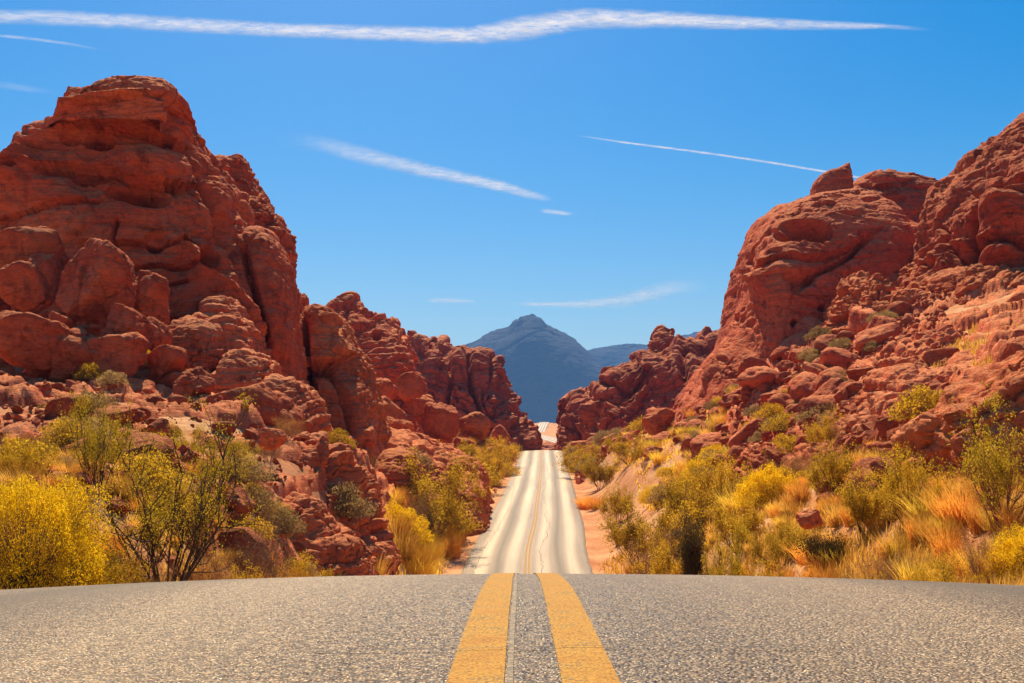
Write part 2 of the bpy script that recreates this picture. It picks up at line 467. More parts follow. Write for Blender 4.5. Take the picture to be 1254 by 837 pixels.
def cubic(xs, ys):
    m = np.gradient(ys, xs)
    def f(x):
        x = np.asarray(x, float)
        i = np.clip(np.searchsorted(xs, x) - 1, 0, len(xs) - 2)
        h = xs[i + 1] - xs[i]; t = np.clip((x - xs[i]) / h, 0, 1)
        return ((1 + 2 * t) * (1 - t) ** 2 * ys[i] + t * (1 - t) ** 2 * h * m[i] + t * t * (3 - 2 * t) * ys[i + 1] + t * t * (t - 1) * h * m[i + 1])
    return f
road_z, road_x = cubic(RY, RZ), cubic(RY, RX)
HALF = 3.65
def road_surface(u, y):
    return road_z(y) - 0.0105 * u * u + 0.004 * u

CP = [  # control points of the land: photo column, photo row, metres away
 (0,722,8),(100,708,10.5),(200,705,12),(300,703,15),(400,700,21),(450,699,28),
 (-120,735,7),(-200,640,12),(-200,560,26),(-200,470,42),(-150,440,60),
 (0,640,15),(50,570,23),(50,500,34),(50,470,42),(0,455,52),(120,560,24),(120,480,40),(120,465,52),
 (200,600,20),(250,560,27),(250,500,38),(250,475,52),(200,455,58),(330,510,40),(330,600,24),(330,640,19),(380,640,24),
 (400,560,38),(420,640,29),(440,530,52),(400,500,58),(465,690,33),(478,650,40),(470,600,52),
 (500,560,80),(480,530,85),(540,575,86),(585,592,92),(520,640,62),(560,640,76),(590,565,140),(560,545,130),(500,520,120),(440,500,100),(600,552,185),
 (1254,718,8.6),(1150,712,10),(1080,708,12),(1000,706,13.5),(900,704,18.5),(850,703,23),(800,700,33),(770,695,48),
 (1000,658,22),(1000,622,32),(1000,585,42),(900,668,30),(900,628,44),(880,578,62),(800,668,48),(800,622,72),(760,585,98),(740,562,135),
 (1100,640,17),(1120,600,23),(1150,620,20),(1254,640,17),(1254,610,24),(1340,640,14),(1340,600,24),
 (880,525,78),(870,500,92),(950,490,75),(950,430,90),(1000,400,88),(1050,420,73),(1050,470,60),(1100,470,50),(1130,505,40),(1060,540,42),(1000,540,52),
 (1150,340,88),(1250,330,78),(1254,440,38),(1180,500,34),(1200,400,58),(1330,400,40),(1330,330,70),
 (800,525,115),(760,542,145),(725,552,190),(830,505,130),(690,548,240),(640,548,240),(600,540,260),
]
pts = [at(*c) for c in CP]
for y in (54, 75, 103, 140, 180, 230, 300, 380, 450, 550, 650, 750, 900):
    for s in (-1, 1):
        pts.append((float(road_x(y)) + s * 6.5, y, float(road_z(y)) + (0.15 if y > 50 else 0.4)))
for p in [(-70,100,8),(-35,130,6),(70,140,14),(110,100,22),(-110,50,7),(110,30,9),(-60,8,1.5),(60,8,1.5),(-9,-3,-.2),(9,-3,-.2),(-50,-50,0),(50,-50,0),(0,-70,-1.6),
          (-40,200,5),(50,220,8),(-120,300,12),(130,300,14),(-60,420,16),(90,420,16),(-80,700,22),(120,700,24),(-400,400,20),(400,400,20),(-600,-200,5),(600,-200,5),(0,-600,0),
          (-500,1200,0),(0,1300,-10),(500,1200,0),(-250,100,12),(250,100,18)]:
    pts.append(p)
pts = np.array(pts, float)
def _k(a, b):
    return np.sqrt(((a[:, None, :] - b[None, :, :]) ** 2).sum(-1) + 4.0)
_n = len(pts)
_A = np.zeros((_n + 3, _n + 3)); _A[:_n, :_n] = _k(pts[:, :2], pts[:, :2]) - np.diag(0.35 + 0.03 * np.hypot(pts[:, 0], pts[:, 1]))
_Q = np.concatenate([np.ones((_n, 1)), pts[:, :2]], 1); _A[:_n, _n:] = _Q; _A[_n:, :_n] = _Q.T
_w = np.linalg.solve(_A, np.concatenate([pts[:, 2], np.zeros(3)]))
def land(x, y):
    """height of the bare earth, road bed cut into it"""
    x = np.asarray(x, float).ravel(); y = np.asarray(y, float).ravel()
    out = np.empty(len(x))
    for s in range(0, len(x), 40000):
        xy = np.stack([x[s:s + 40000], y[s:s + 40000]], 1)
        out[s:s + 40000] = _k(xy, pts[:, :2]) @ _w[:_n] + _w[_n] + xy @ _w[_n + 1:]
    r = np.hypot(x, y)
    out = out + (-20 - out) * sstep(900, 1500, r)
    P = np.stack([x, y, np.zeros(len(x))], 1)
    dist = np.abs(x - road_x(y))
    inroad = (y < 1250)
    e = sstep(4.2, 8.5, dist)
    out = out + 0.22 * e * fbm(P / 3.0, 3) + 0.05 * fbm(P / 0.7, 2) * sstep(3.8, 5, dist)
    bed = road_z(y) - 0.0105 * np.minimum(dist, 4.2) ** 2 - 0.035 - 0.35 * (1 - sstep(3.1, 3.6, dist))
    w = np.where(inroad, e, 1.0)
    return bed * (1 - w) + out * w
def land1(x, y):
    return float(land(np.array([x]), np.array([y]))[0])

# ground: one sheet, fine ahead of the camera, coarse behind
ang = np.concatenate([np.linspace(-180, -48, 50)[:-1], np.linspace(-48, 48, 520), np.linspace(48, 180, 50)[1:-1]])
rad = np.concatenate([[0.02], np.geomspace(0.6, 420, 430), np.geomspace(440, 9000, 60)])
AA, RR = np.meshgrid(np.radians(ang), rad, indexing='ij')
gx, gy = (RR * np.sin(AA)).ravel(), (RR * np.cos(AA)).ravel()
gz = land(gx, gy)
ground = link('ground', build_mesh('ground', np.stack([gx, gy, gz], 1), grid_quads(len(ang), len(rad), True)), M['ground'])
tag(ground, kind='structure')
print('ground', round(time.time() - T0, 1))

# road: asphalt ribbon with thickness, then paint laid on it
def ribbon(u0, u1, ys, lift, nu, name, thick=0.0, edge_noise=0.0):
    us = np.linspace(u0, u1, nu)
    V = []; UV = []
    slope = np.gradient(road_x(ys), ys); nx = 1 / np.sqrt(1 + slope ** 2); ny = -slope * nx
    for k, u in enumerate(us):
        uu = np.full(len(ys), u)
        if edge_noise and k in (0, nu - 1):
            uu = uu + edge_noise * fbm(np.stack([ys * 0.8, np.full(len(ys), k + .3), np.zeros(len(ys))], 1), 4)
        elif edge_noise and nu == 2: pass
        V.append(np.stack([road_x(ys) + uu * nx, ys + uu * ny, road_surface(uu, ys) + lift], 1)); UV.append(np.stack([uu, ys], 1))
    if thick:
        for k in (0, -1):
            w = V[k].copy(); w[:, 2] -= thick; w[:, 0] += (-0.12 if k == 0 else 0.12)
            if k == 0: V.insert(0, w); UV.insert(0, UV[0])
            else: V.append(w); UV.append(UV[-1])
    n = len(V); V = np.concatenate(V); UV = np.concatenate(UV)
    q = grid_quads(n, len(ys))
    me = build_mesh(name, V, q[:, ::-1])
    lay = me.uv_layers.new(name='UVMap')
    li = np.empty(len(me.loops), np.int32); me.loops.foreach_get('vertex_index', li)
    lay.data.foreach_set('uv', UV[li].astype(np.float32).ravel())
    return me
YS = np.concatenate([np.arange(-30, 0, 1.0), np.arange(0, 9, 0.06), np.arange(9, 60, 0.4), np.arange(60, 240, 1.0), np.arange(240, 900, 4.0)])
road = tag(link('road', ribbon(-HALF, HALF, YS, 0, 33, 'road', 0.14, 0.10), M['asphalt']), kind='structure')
YL = YS[YS < 700]
for u0, u1 in ((-0.150, -0.050), (0.052, 0.152)):
    tag(link('centre_line', ribbon(u0, u1, YL, 0.004, 4, 'centre_line', 0, 0.004), M['paint']), kind='structure')
tag(link('faded_line', ribbon(-0.045, -0.033, YL[YL < 60], 0.004, 2, 'faded_line', 0, 0.003), M['faded']), kind='structure')
# transverse crack across the centre lines, and a long wandering sealed crack
def crack(pathx, pathy, w, name):
    V = []
    for k, (u, y) in enumerate(zip(pathx, pathy)):
        i0, i1 = max(0, k - 1), min(len(pathx) - 1, k + 1)
        t = np.array((pathx[i1] - pathx[i0], pathy[i1] - pathy[i0])); t /= np.linalg.norm(t)
        for s in (-1, 1):
            uu, yy = u - s * t[1] * w[k], y + s * t[0] * w[k]
            V.append((float(road_x(yy)) + uu, yy, float(road_surface(uu, yy)) + 0.008))
    q = [(2 * k, 2 * k + 1, 2 * k + 3, 2 * k + 2) for k in range(len(pathx) - 1)]
    return tag(link(name, build_mesh(name, np.array(V), np.array(q)), M['tar']), kind='structure')
u = np.linspace(-0.45, 0.62, 60)
crack(u, 2.06 + 0.012 * np.sin(u * 9) + 0.012 * rng.randn(60) * 0.3 + 0.03 * u, 0.0012 + 0.0012 * rng.rand(60), 'road_crack')
yy = np.linspace(50, 175, 220)
crack(0.75 + 0.25 * np.sin(yy / 9) + 0.12 * np.sin(yy / 2.7) + 0.07 * rng.randn(220), yy, 0.009 + 0.010 * rng.rand(220), 'road_crack')
yy = np.linspace(50, 120, 140)
crack(-2.7 + 0.3 * np.sin(yy / 11) + 0.07 * rng.randn(140), yy, 0.006 + 0.008 * rng.rand(140), 'road_crack')

# ------------------------------------------------------------------ rocky hillsides (terraced bedrock over the earth)
def bedrock(x, y, z, amp, seed, tx, ty, thick=0.9):
    P = np.stack([x, y, z], 1)
    S = seed * 17.7
    lo = fbm(P / 7 + S, 3)
    zz = z + tx * x + ty * y + 1.2 * lo
    q = zz / thick; q = q + 0.9 * perlin(np.stack([q * .4, np.full(len(q), S), x * 0.03], 1))
    k = np.floor(q); f = q - k
    stepf = k + sstep(0.55, 0.95, f) * 1.0            # flat treads, steep risers
    t = (stepf - q) * thick
    f1, f2, r = worley(np.stack([x, y, z * 1.5], 1) / 2.1 + 0.3 * lo[:, None] + S)
    g = f2 - f1
    b = (r - 0.45) * 0.9 * sstep(0, 0.18, g) - 0.4 * np.exp(-g / 0.06)
    f1, f2, r = worley(np.stack([x, y, z * 1.5], 1) / 0.7 + 0.3 * lo[:, None] + S + 3)
    g = f2 - f1
    b2 = (r - 0.4) * 0.35 * sstep(0, 0.2, g) - 0.14 * np.exp(-g / 0.08)
    m = sstep(-0.3, 0.25, perlin(P / 5 + S + 31))
    return amp * (0.95 * t + b * (0.25 + 0.75 * m) + b2 * (0.3 + 0.7 * (1 - m * 0.5)) + 0.9 * lo + 0.16 * fbm(P / 0.5 + S, 4, 0.6))

HILLS = {}
HV = []
def hillside(name, pxs, ds, amp, seed, tx, ty, mat, maskf, label, cat, thick=0.9, scale=1.0):
    PX, D = np.meshgrid(pxs, ds, indexing='ij')
    x = ((PX - CX) / F * D).ravel(); y = D.ravel()
    def height(x, y):
        z = land(x, y)
        px = CX + x / y * F
        m = maskf(px, y)
        rd = sstep(4.6, 7.0, np.abs(x - road_x(y)))
        b = scale * bedrock(x / scale, y / scale, z / scale, amp, seed, tx, ty, thick)
        return z + (b + 0.25) * m * rd - 0.9 * (1 - m * rd)
    HILLS[name] = height
    z = height(x, y)
    HV.append(np.stack([x, y, z], 1))
    me = build_mesh(name, np.stack([x, y, z], 1), grid_quads(len(pxs), len(ds)))
    o = link(name, me, mat)
    return tag(o, kind='structure')

def box_mask(px0, px1, d0, d1, s=30, sd=0.12):
    return lambda px, d: sstep(px0, px0 + s, px) * (1 - sstep(px1 - s, px1, px)) * sstep(d0, d0 * (1 + sd), d) * (1 - sstep(d1 * (1 - sd), d1, d))

def left_mask(px, d):
    near = 13 + 12 * sstep(150, 60, px) * 0 + 10 * sstep(300, 470, px)
    near = np.interp(px, [-250, 0, 150, 300, 380, 440, 480], [22, 22, 19, 17, 19, 24, 31])
    return sstep(near, near * 1.25, d) * (1 - sstep(66, 74, d)) * sstep(-230, -190, px)
hillside('left_hillside', np.linspace(-235, 500, 640), np.geomspace(14, 76, 420), 0.75, 1.0, 0.05, -0.12, M['rock_near'], left_mask, '', '')
hillside('left_far_slope', np.linspace(400, 640, 260), np.geomspace(62, 240, 260), 0.9, 2.0, 0.16, -0.05, M['rock_orange'],
         lambda px, d: sstep(62, 70, d) * (1 - sstep(200, 235, d)) * sstep(400, 425, px), '', '', 0.9, 1.6)
def right_mask(px, d):
    near = np.interp(px, [780, 860, 900, 1000, 1080, 1150, 1254, 1420], [105, 78, 58, 42, 33, 23, 22, 22])
    return sstep(near, near * 1.15, d) * (1 - sstep(112, 125, d)) * sstep(760, 800, px) * (1 - sstep(1400, 1440, px))
hillside('right_scree_slope', np.linspace(770, 1445, 700), np.geomspace(21, 128, 460), 0.8, 3.0, -0.12, -0.1, M['rock_near'], right_mask, '', '', 0.9, 1.25)
hillside('right_far_slope', np.linspace(655, 900, 240), np.geomspace(110, 300, 220), 1.0, 4.0, -0.15, -0.05, M['rock_far'],
         lambda px, d: sstep(112, 128, d) * (1 - sstep(260, 298, d)) * sstep(690, 720, px) * (1 - sstep(870, 895, px)), '', '', 1.1, 2.2)
print('hills', round(time.time() - T0, 1))

# ------------------------------------------------------------------ rock formations
ZW, ZH = 314, 210
ZB = np.full((ZH, ZW), 1e9)
def splat(V):
    """remember how near the rock is in each direction, so that loose stones are only laid where they can be seen"""
    m = V[:, 1] > 2
    px = ((CX + V[m, 0] / V[m, 1] * F) / 1254 * ZW).astype(int); py = ((HY - (V[m, 2] - EYE) / V[m, 1] * F) / 837 * ZH).astype(int)
    ok = (px >= 0) & (px < ZW) & (py >= 0) & (py < ZH)
    np.minimum.at(ZB, (py[ok], px[ok]), V[m, 1][ok])
def seen(x, y, z):
    px = ((CX + x / y * F) / 1254 * ZW).astype(int); py = ((HY - (z - EYE) / y * F) / 837 * ZH).astype(int)
    ok = (px >= 0) & (px < ZW) & (py >= 0) & (py < ZH)
    py2 = HY - (z - EYE) / y * F
    crest = py2 < 706
    return ok & crest & (ZB[np.clip(py, 0, ZH - 1), np.clip(px, 0, ZW - 1)] > y - 1.0 - 0.01 * y)
for _v in HV: splat(_v)
def outline(top, d, ds):
    p = np.array([((x - CX) / F * d, EYE + (HY - y) / F * d) for x, y in top])
    seg = np.hypot(*np.diff(p, axis=0).T); s = np.concatenate([[0], np.cumsum(seg)])
    t = np.linspace(0, s[-1], max(12, int(s[-1] / ds)))
    x, z = np.interp(t, s, p[:, 0]), np.interp(t, s, p[:, 1])
    k = np.array([1, 3, 4, 3, 1.0]); k /= k.sum()
    def sm(a):
        b = np.pad(a, 2, mode='edge'); return np.convolve(b, k, 'valid')
    for _ in range(2): x, z = sm(x), sm(z)
    return x, z, t / t[-1]

def feature_push(P, feats, d):
    """photo-measured ledges, cracks and hollows, as metres in or out of the face"""
    px = CX + P[:, 0] / P[:, 1] * F; py = HY - (P[:, 2] - EYE) / P[:, 1] * F
    out = np.zeros(len(P))
    for f in feats:
        if f[0] == 'hole':                       # x, y, rx, ry, depth
            _, x, y, rx, ry, dep = f
            q = ((px - x) / rx) ** 2 + ((py - y) / ry) ** 2
            out -= dep * (1 - sstep(0.35, 1.1, q))
        elif f[0] == 'bulge':
            _, x, y, rx, ry, dep = f
            q = ((px - x) / rx) ** 2 + ((py - y) / ry) ** 2
            out += dep * np.exp(-q)
        else:                                    # 'crack' / 'shelf' / 'over': polyline, depth, reach
            kind, line, dep, reach = f
            best = np.full(len(P), 1e9); side = np.zeros(len(P))
            for (x0, y0), (x1, y1) in zip(line[:-1], line[1:]):
                dx, dy = x1 - x0, y1 - y0; L2 = dx * dx + dy * dy
                t = np.clip(((px - x0) * dx + (py - y0) * dy) / L2, 0, 1)
                ex, ey = px - x0 - t * dx, py - y0 - t * dy
                dd = np.hypot(ex, ey); m = dd < best
                best = np.where(m, dd, best)
                side = np.where(m, np.sign((dx * ey - dy * ex) * (1 if dx >= 0 else -1)), side)   # >0 below the line
            if kind == 'crack':
                out -= dep * np.exp(-(best / reach) ** 2)
            elif kind == 'shelf':                # rock stands out at the line and slopes back above it: a sunlit tread
                out += 0.75 * dep * np.where(side < 0, np.clip(1 - best / (0.75 * dep * 0.62 * F / d), 0, 1), np.exp(-best / reach))
            elif kind == 'over':                 # rock steps back below the line: a shaded undercut
                out -= dep * (side > 0) * np.exp(-best / reach)
    return out

def ridge(top, d, wf, wb, n=2.3, px=1.25, feats=(), k=3.0, base=None, lean=0.0, trim=0.8, trim_w=16, **wk):
    """a solid of rock under a skyline: photo-measured top edge, own distance, front and back depth; returns a mesh"""
    wb = wb * 0.45
    ds = px * d / F * 1.2
    x0, zt0, s = outline(top, d, ds)
    tx, tz = x0 / d, (zt0 - EYE) / d             # the measured skyline as directions
    endp = np.maximum((1 - np.abs(2 * s - 1) ** k), 0.0004) ** (1 / k)
    Hm = np.ptp(zt0) + 1.0
    nf, nb = int(np.clip((Hm * 1.2 + wf) / ds, 16, 520)), int(np.clip((Hm + wb) / ds * 0.35, 10, 120))
    phi = np.concatenate([np.linspace(0, np.pi / 2, nf)[:-1], np.linspace(np.pi / 2, np.pi, nb)])
    c, sn = np.cos(phi), np.sin(phi)
    cw = np.sign(c) * np.abs(c) ** (2 / n); sw = np.abs(sn) ** (2 / n)
    W = np.where(c > 0, wf, wb)[None, :] * endp[:, None]
    Y = d - cw[None, :] * W + lean * (1 - sw)[None, :]
    x, z_sky, Ys, ss = x0, zt0, np.full(len(x0), float(d)), np.ones(len(x0))
    for it in range(5):                          # the real skyline lies where the curved top turns away, nearer than d
        yb = land(x, np.full(len(x), d - wf * 0.9)); y2 = land(x, np.full(len(x), d + wb * 0.8))
        zb = np.minimum(yb, y2) - 1.0 - 0.01 * d
        if base is not None: zb = np.full(len(x), EYE + (HY - base) / F * (d - wf))
        H = np.maximum((z_sky - zb) / np.maximum(ss, 0.3), 0.05)
        Z = zb[:, None] + H[:, None] * sw[None, :]
        if it == 4: break
        jj = np.argmax((Z - EYE) / Y, axis=1); ii = np.arange(len(x))
        kk = np.ones(9) / 9
        Ys = np.convolve(np.pad(Y[ii, jj], 4, mode='edge'), kk, 'valid'); ss = np.convolve(np.pad(sw[jj], 4, mode='edge'), kk, 'valid')
        x, z_sky = tx * Ys, EYE + tz * Ys
    X = np.repeat(x[:, None], len(phi), 1)
    P = np.stack([X, Y, Z], -1)
    du = np.gradient(P, axis=0); dv = np.gradient(P, axis=1)
    N = np.cross(du, dv); L = np.linalg.norm(N, axis=-1, keepdims=True); N = N / np.maximum(L, 1e-9)
    flat = P.reshape(-1, 3); Nf = N.reshape(-1, 3)
    disp = weather(flat, **wk)
    q = min(0.9, 3 * (wf + wb) / 20)
    disp = disp * np.repeat(sstep(0.0, 0.06, s) * (1 - sstep(0.94, 1.0, s)), len(phi)) 
    if feats:
        jj = np.argmax((Z - EYE) / Y, axis=1)
        front = (c > -0.05)[None, :] * (1 - np.exp(-((phi[None, :] - phi[jj][:, None]) / 0.22) ** 2))
        disp = disp + feature_push(flat, feats, d) * front.ravel()
    if trim:                                     # keep the skyline where it was measured, with its small raggedness
        D2 = disp.reshape(len(x), len(phi)); w = int(max(3, trim_w / 1.2)) | 1
        jj = np.argmax((Z - EYE) / Y, axis=1); top_d = D2[np.arange(len(x)), jj]; ph0 = phi[jj]
        sm_ = np.convolve(np.pad(top_d, w, mode='edge'), np.ones(w) / w, 'same')[w:-w]
        D2 -= sm_[:, None] * np.exp(-((phi[None, :] - ph0[:, None]) / trim) ** 2)
        disp = D2.ravel()
    V = flat + Nf * disp[:, None]
    splat(V)
    return V, grid_quads(len(x), len(phi))

def formation(name, label, cat, parts, mat, group=None):
    """parts: list of (part name, ridge kwargs); one part -> one mesh, several -> an Empty with children"""
    meshes = []
    for pn, kw in parts:
        V, Q = ridge(**kw)
        meshes.append((pn, V, Q))
    allv = np.concatenate([m[1] for m in meshes])
    c = Vector((float(allv[:, 0].mean()), float(allv[:, 1].mean()), float(allv[:, 2].min())))
    if len(meshes) == 1:
        o = link(name, build_mesh(name, meshes[0][1], meshes[0][2]), mat)
        return tag(o, label, cat, group)
    root = empty(name, c, label, cat, group)
    for pn, V, Q in meshes:
        link(pn, build_mesh(pn, V - np.array(c), Q), mat, root)
    return root

W1 = dict(lump=(1.1, 7.0), bed=(0.55, 1.15), block=(0.25, 4.5), fine=(0.22, 0.8), tilt=(-0.12, -0.1), seed=1.3, pit=0.25)

# --- left: the tall dome
dome_feats = [
 ('hole',127,184,19,10,5.0), ('hole',170,239,40,14,4.0), ('hole',182,248,26,11,2.6), ('hole',112,222,30,8,1.0), ('hole',24,219,8,6,1.2), ('hole',92,182,12,6,.8),
 ('hole',255,320,14,18,4.0), ('hole',190,296,14,12,.7),
 ('shelf',[(95,143),(150,140),(205,139)],2.0,9), ('shelf',[(90,148),(140,149),(215,146)],1.6,7),
 ('shelf',[(75,160),(120,158),(180,160),(225,168)],1.0,8),
 ('shelf',[(5,240),(40,190),(90,172),(130,155),(175,152)],1.5,10),
 ('over',[(165,166),(190,172),(214,180)],1.2,12), ('over',[(60,215),(95,210),(140,212),(160,225),(215,230)],1.4,16),
 ('over',[(0,270),(60,258),(120,252)],.6,8), ('shelf',[(0,246),(18,230),(45,218)],1.0,8),
 ('over',[(110,300),(170,296),(230,300)],.7,8), ('over',[(140,325),(190,322),(240,326)],.6,7), ('over',[(145,345),(230,342)],.5,6),
 ('crack',[(146,275),(140,300),(137,330)],1.0,1.8), ('crack',[(215,180),(235,215),(262,270),(290,330),(315,400)],1.1,4),
 ('crack',[(242,150),(262,190),(285,240)],0.9,3),
 ('shelf',[(222,300),(245,330),(275,370),(300,415)],1.8,9),
 ('bulge',110,280,90,50,1.2), ('bulge',180,205,50,22,1.0), ('bulge',60,230,40,25,.8),
]
dome = dict(top=[(-190,470),(-170,400),(-120,340),(-60,285),(0,240),(20,215),(42,190),(62,160),(78,138),(100,133),(150,131),(200,134),(226,146),(245,178),(262,205),(284,240),(300,288),(322,350),(346,418),(364,470),(372,500)],
            d=62, wf=10, wb=16, n=2.1, k=5, feats=dome_feats, **W1)
cap = dict(top=[(64,150),(70,136),(90,118),(105,107),(130,98),(155,95),(175,94),(198,97),(211,107),(213,117),(206,130),(203,138)], d=57.5, wf=4.0, wb=7, n=2.8, base=146, k=4,
           feats=[('shelf',[(80,128),(120,120),(180,118)],.8,8),('over',[(95,126),(140,123),(200,113)],.7,8)], lump=(0.4,4.0), bed=(0.5,0.7), block=(0.1,3), fine=(0.15,0.6), tilt=(-0.1,-0.1), seed=2.1)
shoulder = dict(top=[(250,230),(256,200),(265,192),(280,195),(292,190),(299,205),(312,235),(322,250),(336,262),(348,288),(352,318),(357,350),(361,400),(364,470)], d=74, wf=8, wb=12, n=2.5, k=4, **dict(W1, seed=4.2, block=(.5, 4.0)))
formation('sandstone_dome', 'tallest red sandstone dome left of the road with a layered overhanging cap', 'rock formation',
          [('rock_body', dome), ('cap_rock', cap), ('rock_shoulder', shoulder)], M['rock'])
formation('sandstone_fin', 'smooth upright red rock fin leaning on the right flank of the tall dome', 'rock formation',
          [('rock_fin', dict(top=[(290,480),(290,420),(291,340),(292,292),(300,280),(312,276),(326,282),(338,298),(348,320),(354,350),(358,390),(363,430),(368,470),(370,490)], d=60, wf=5, wb=8, n=2.6, k=3,
            feats=[('crack',[(296,300),(310,350),(322,400),(345,465)],1.5,4)], lump=(0.5,6), bed=(.18,.9), block=(.12,5), fine=(.12,.7), tilt=(.3,0), seed=5.1, pit=.15))], M['rock'])
formation('sandstone_ridge', 'dark broken red ridge at the left frame edge behind the tall dome', 'rock formation',
          [('rock_body', dict(top=[(-260,330),(-180,260),(-90,222),(-20,210),(8,200),(20,196),(22,178),(30,162),(38,153),(58,149),(72,152),(84,165),(110,200),(130,260)], d=84, wf=10, wb=15, n=2.6, k=4, **dict(W1, seed=6.3, block=(.9, 4.0))))], M['rock'])

# --- left: big notched block and the ridges going away along the road
formation('sandstone_block', 'big rounded sandstone block with a deep shaded notch right of the tall dome', 'rock formation',
          [('rock_body', dict(top=[(366,560),(366,480),(366,420),(366,392),(373,377),(385,373),(399,375),(410,386),(424,402),(436,422),(448,448),(457,475),(462,510),(466,545),(470,560)], d=70, wf=7, wb=11, n=2.5, k=4,
             feats=[('over',[(362,440),(385,445),(415,438)],2.4,26),('shelf',[(362,396),(390,392),(410,396)],1.2,6),('over',[(366,392),(398,385)],.8,6),('hole',371,432,9,52,4.5),('hole',376,475,14,30,2.0),('crack',[(418,440),(425,480),(432,530)],.8,5)],
             lump=(.8,5), bed=(.35,.8), block=(.3,3.5), fine=(.2,.7), tilt=(.1,-.1), seed=7.7, pit=.2))], M['rock_orange'])
formation('sandstone_mesa', 'domed red mesa with a pointed nose of rock on top, beyond the notched block', 'rock formation',
          [('rock_body', dict(top=[(375,540),(385,430),(394,388),(402,378),(420,374),(440,376),(456,386),(478,392),(490,401),(497,425),(503,448),(512,470),(520,510),(524,540)], d=126, wf=14, wb=22, n=2.6, k=4, px=1.1,
             feats=[('hole',462,408,6,7,1.5),('over',[(395,377),(440,372)],1.0,5),('crack',[(425,380),(420,400),(430,430)],1.0,3)], **dict(W1, seed=8.1, lump=(1.6,10), block=(.9,6)))),
           ('cap_rock', dict(top=[(394,380),(402,371),(414,364),(424,358),(434,357),(438,360),(435,367),(441,371),(446,380)], d=125, wf=5, wb=6, n=2.6, base=384, k=3, lump=(.4,5), bed=(.2,.8), block=(.2,4), fine=(.2,1), seed=9.4))], M['rock'])
formation('jagged_ridge', 'jagged purple red ridge left of the road in front of the blue mountain', 'rock formation',
          [('rock_body', dict(top=[(470,560),(480,470),(489,432),(500,416),(508,410),(516,412),(524,424),(532,420),(541,418),(550,427),(562,426),(574,426),(588,429),(600,432),(607,440),(611,456),(617,472),(626,486),(632,502),(641,514),(648,524),(653,538),(656,556)], d=200, wf=24, wb=30, n=2.3, k=5, px=1.05,
             feats=[('crack',[(572,430),(578,470),(590,510)],2.5,3),('crack',[(548,428),(552,460),(545,500)],2.5,3),('crack',[(600,440),(606,480)],1.6,2)], lump=(3.5,14), bed=(1.4,2.6), block=(2.6,9), fine=(.9,2.5), tilt=(.2,-.1), seed=10.2)),
           ('rock_tower', dict(top=[(571,520),(574,450),(578,432),(586,427),(596,429),(604,436),(609,452),(616,470),(622,500),(628,530)], d=192, wf=10, wb=14, n=2.8, k=3, px=1.05, lump=(1.5,8), bed=(.9,2.2), block=(1.2,6), fine=(.6,2), tilt=(.4,0), seed=11.2)),
           ('rock_knob', dict(top=[(496,440),(500,418),(506,410),(513,409),(519,416),(524,430),(528,445)], d=190, wf=6, wb=8, n=2.5, k=3, px=1.0, lump=(1.2,5), bed=(.5,1.4), block=(.9,3.5), fine=(.4,1.5), seed=12.6))], M['rock_far'])
formation('sandstone_slab', 'broad smooth sunlit slab sloping down to the left edge of the far road', 'rock slab',
          [('rock_body', dict(top=[(436,610),(440,565),(455,540),(480,527),(505,530),(540,546),(570,558),(588,568),(595,580),(597,600),(600,620)], d=84, wf=15, wb=14, n=1.9, k=4,
             feats=[('crack',[(470,545),(510,565),(550,590)],.6,3),('shelf',[(500,570),(540,585),(560,610)],.8,8),('over',[(470,555),(505,560),(530,580)],.7,8)], lump=(.9,6), bed=(.4,.7), block=(.35,3), fine=(.25,.8), tilt=(.25,-.1), seed=13.3))], M['rock_orange'])
formation('overhang_rock', 'squared sandstone block with a shaded underside above the roadside bushes', 'rock',
          [('rock_body', dict(top=[(462,640),(464,580),(468,562),(478,553),(492,551),(505,557),(514,570),(518,590),(520,630)], d=66, wf=5, wb=6, n=3.2, k=4,
             feats=[('over',[(465,592),(490,594),(518,592)],1.6,20)], lump=(.4,4), bed=(.25,.6), block=(.2,2.5), fine=(.15,.6), seed=14.4))], M['rock_orange'])
formation('roadside_cliff', 'steep broken dark red cliff dropping to the grassy left verge', 'rock formation',
          [('rock_body', dict(top=[(330,640),(345,570),(362,548),(385,541),(400,549),(418,553),(432,570),(440,592),(452,606),(462,625),(470,645),(478,668),(482,700)], d=42, wf=6, wb=9, n=2.5, k=4,
             feats=[('crack',[(400,560),(405,600),(420,660)],.9,4),('over',[(380,590),(410,600),(440,610)],.8,14),('hole',400,600,12,20,.8),('shelf',[(385,560),(410,565),(430,585)],.7,7)], lump=(.8,3.5), bed=(.4,.6), block=(.8,1.8), fine=(.16,.5), tilt=(.35,-.1), seed=15.7)),
           ('rock_ledge', dict(top=[(285,690),(300,640),(318,618),(345,608),(370,604),(388,614),(405,634),(425,648),(440,662),(452,680),(458,705)], d=33, wf=4.5, wb=6, n=2.1, k=4, lump=(.5,2.5), bed=(.4,.4), block=(.35,1.3), fine=(.12,.4), tilt=(.35,-.15), seed=16.1))], M['rock_near'])
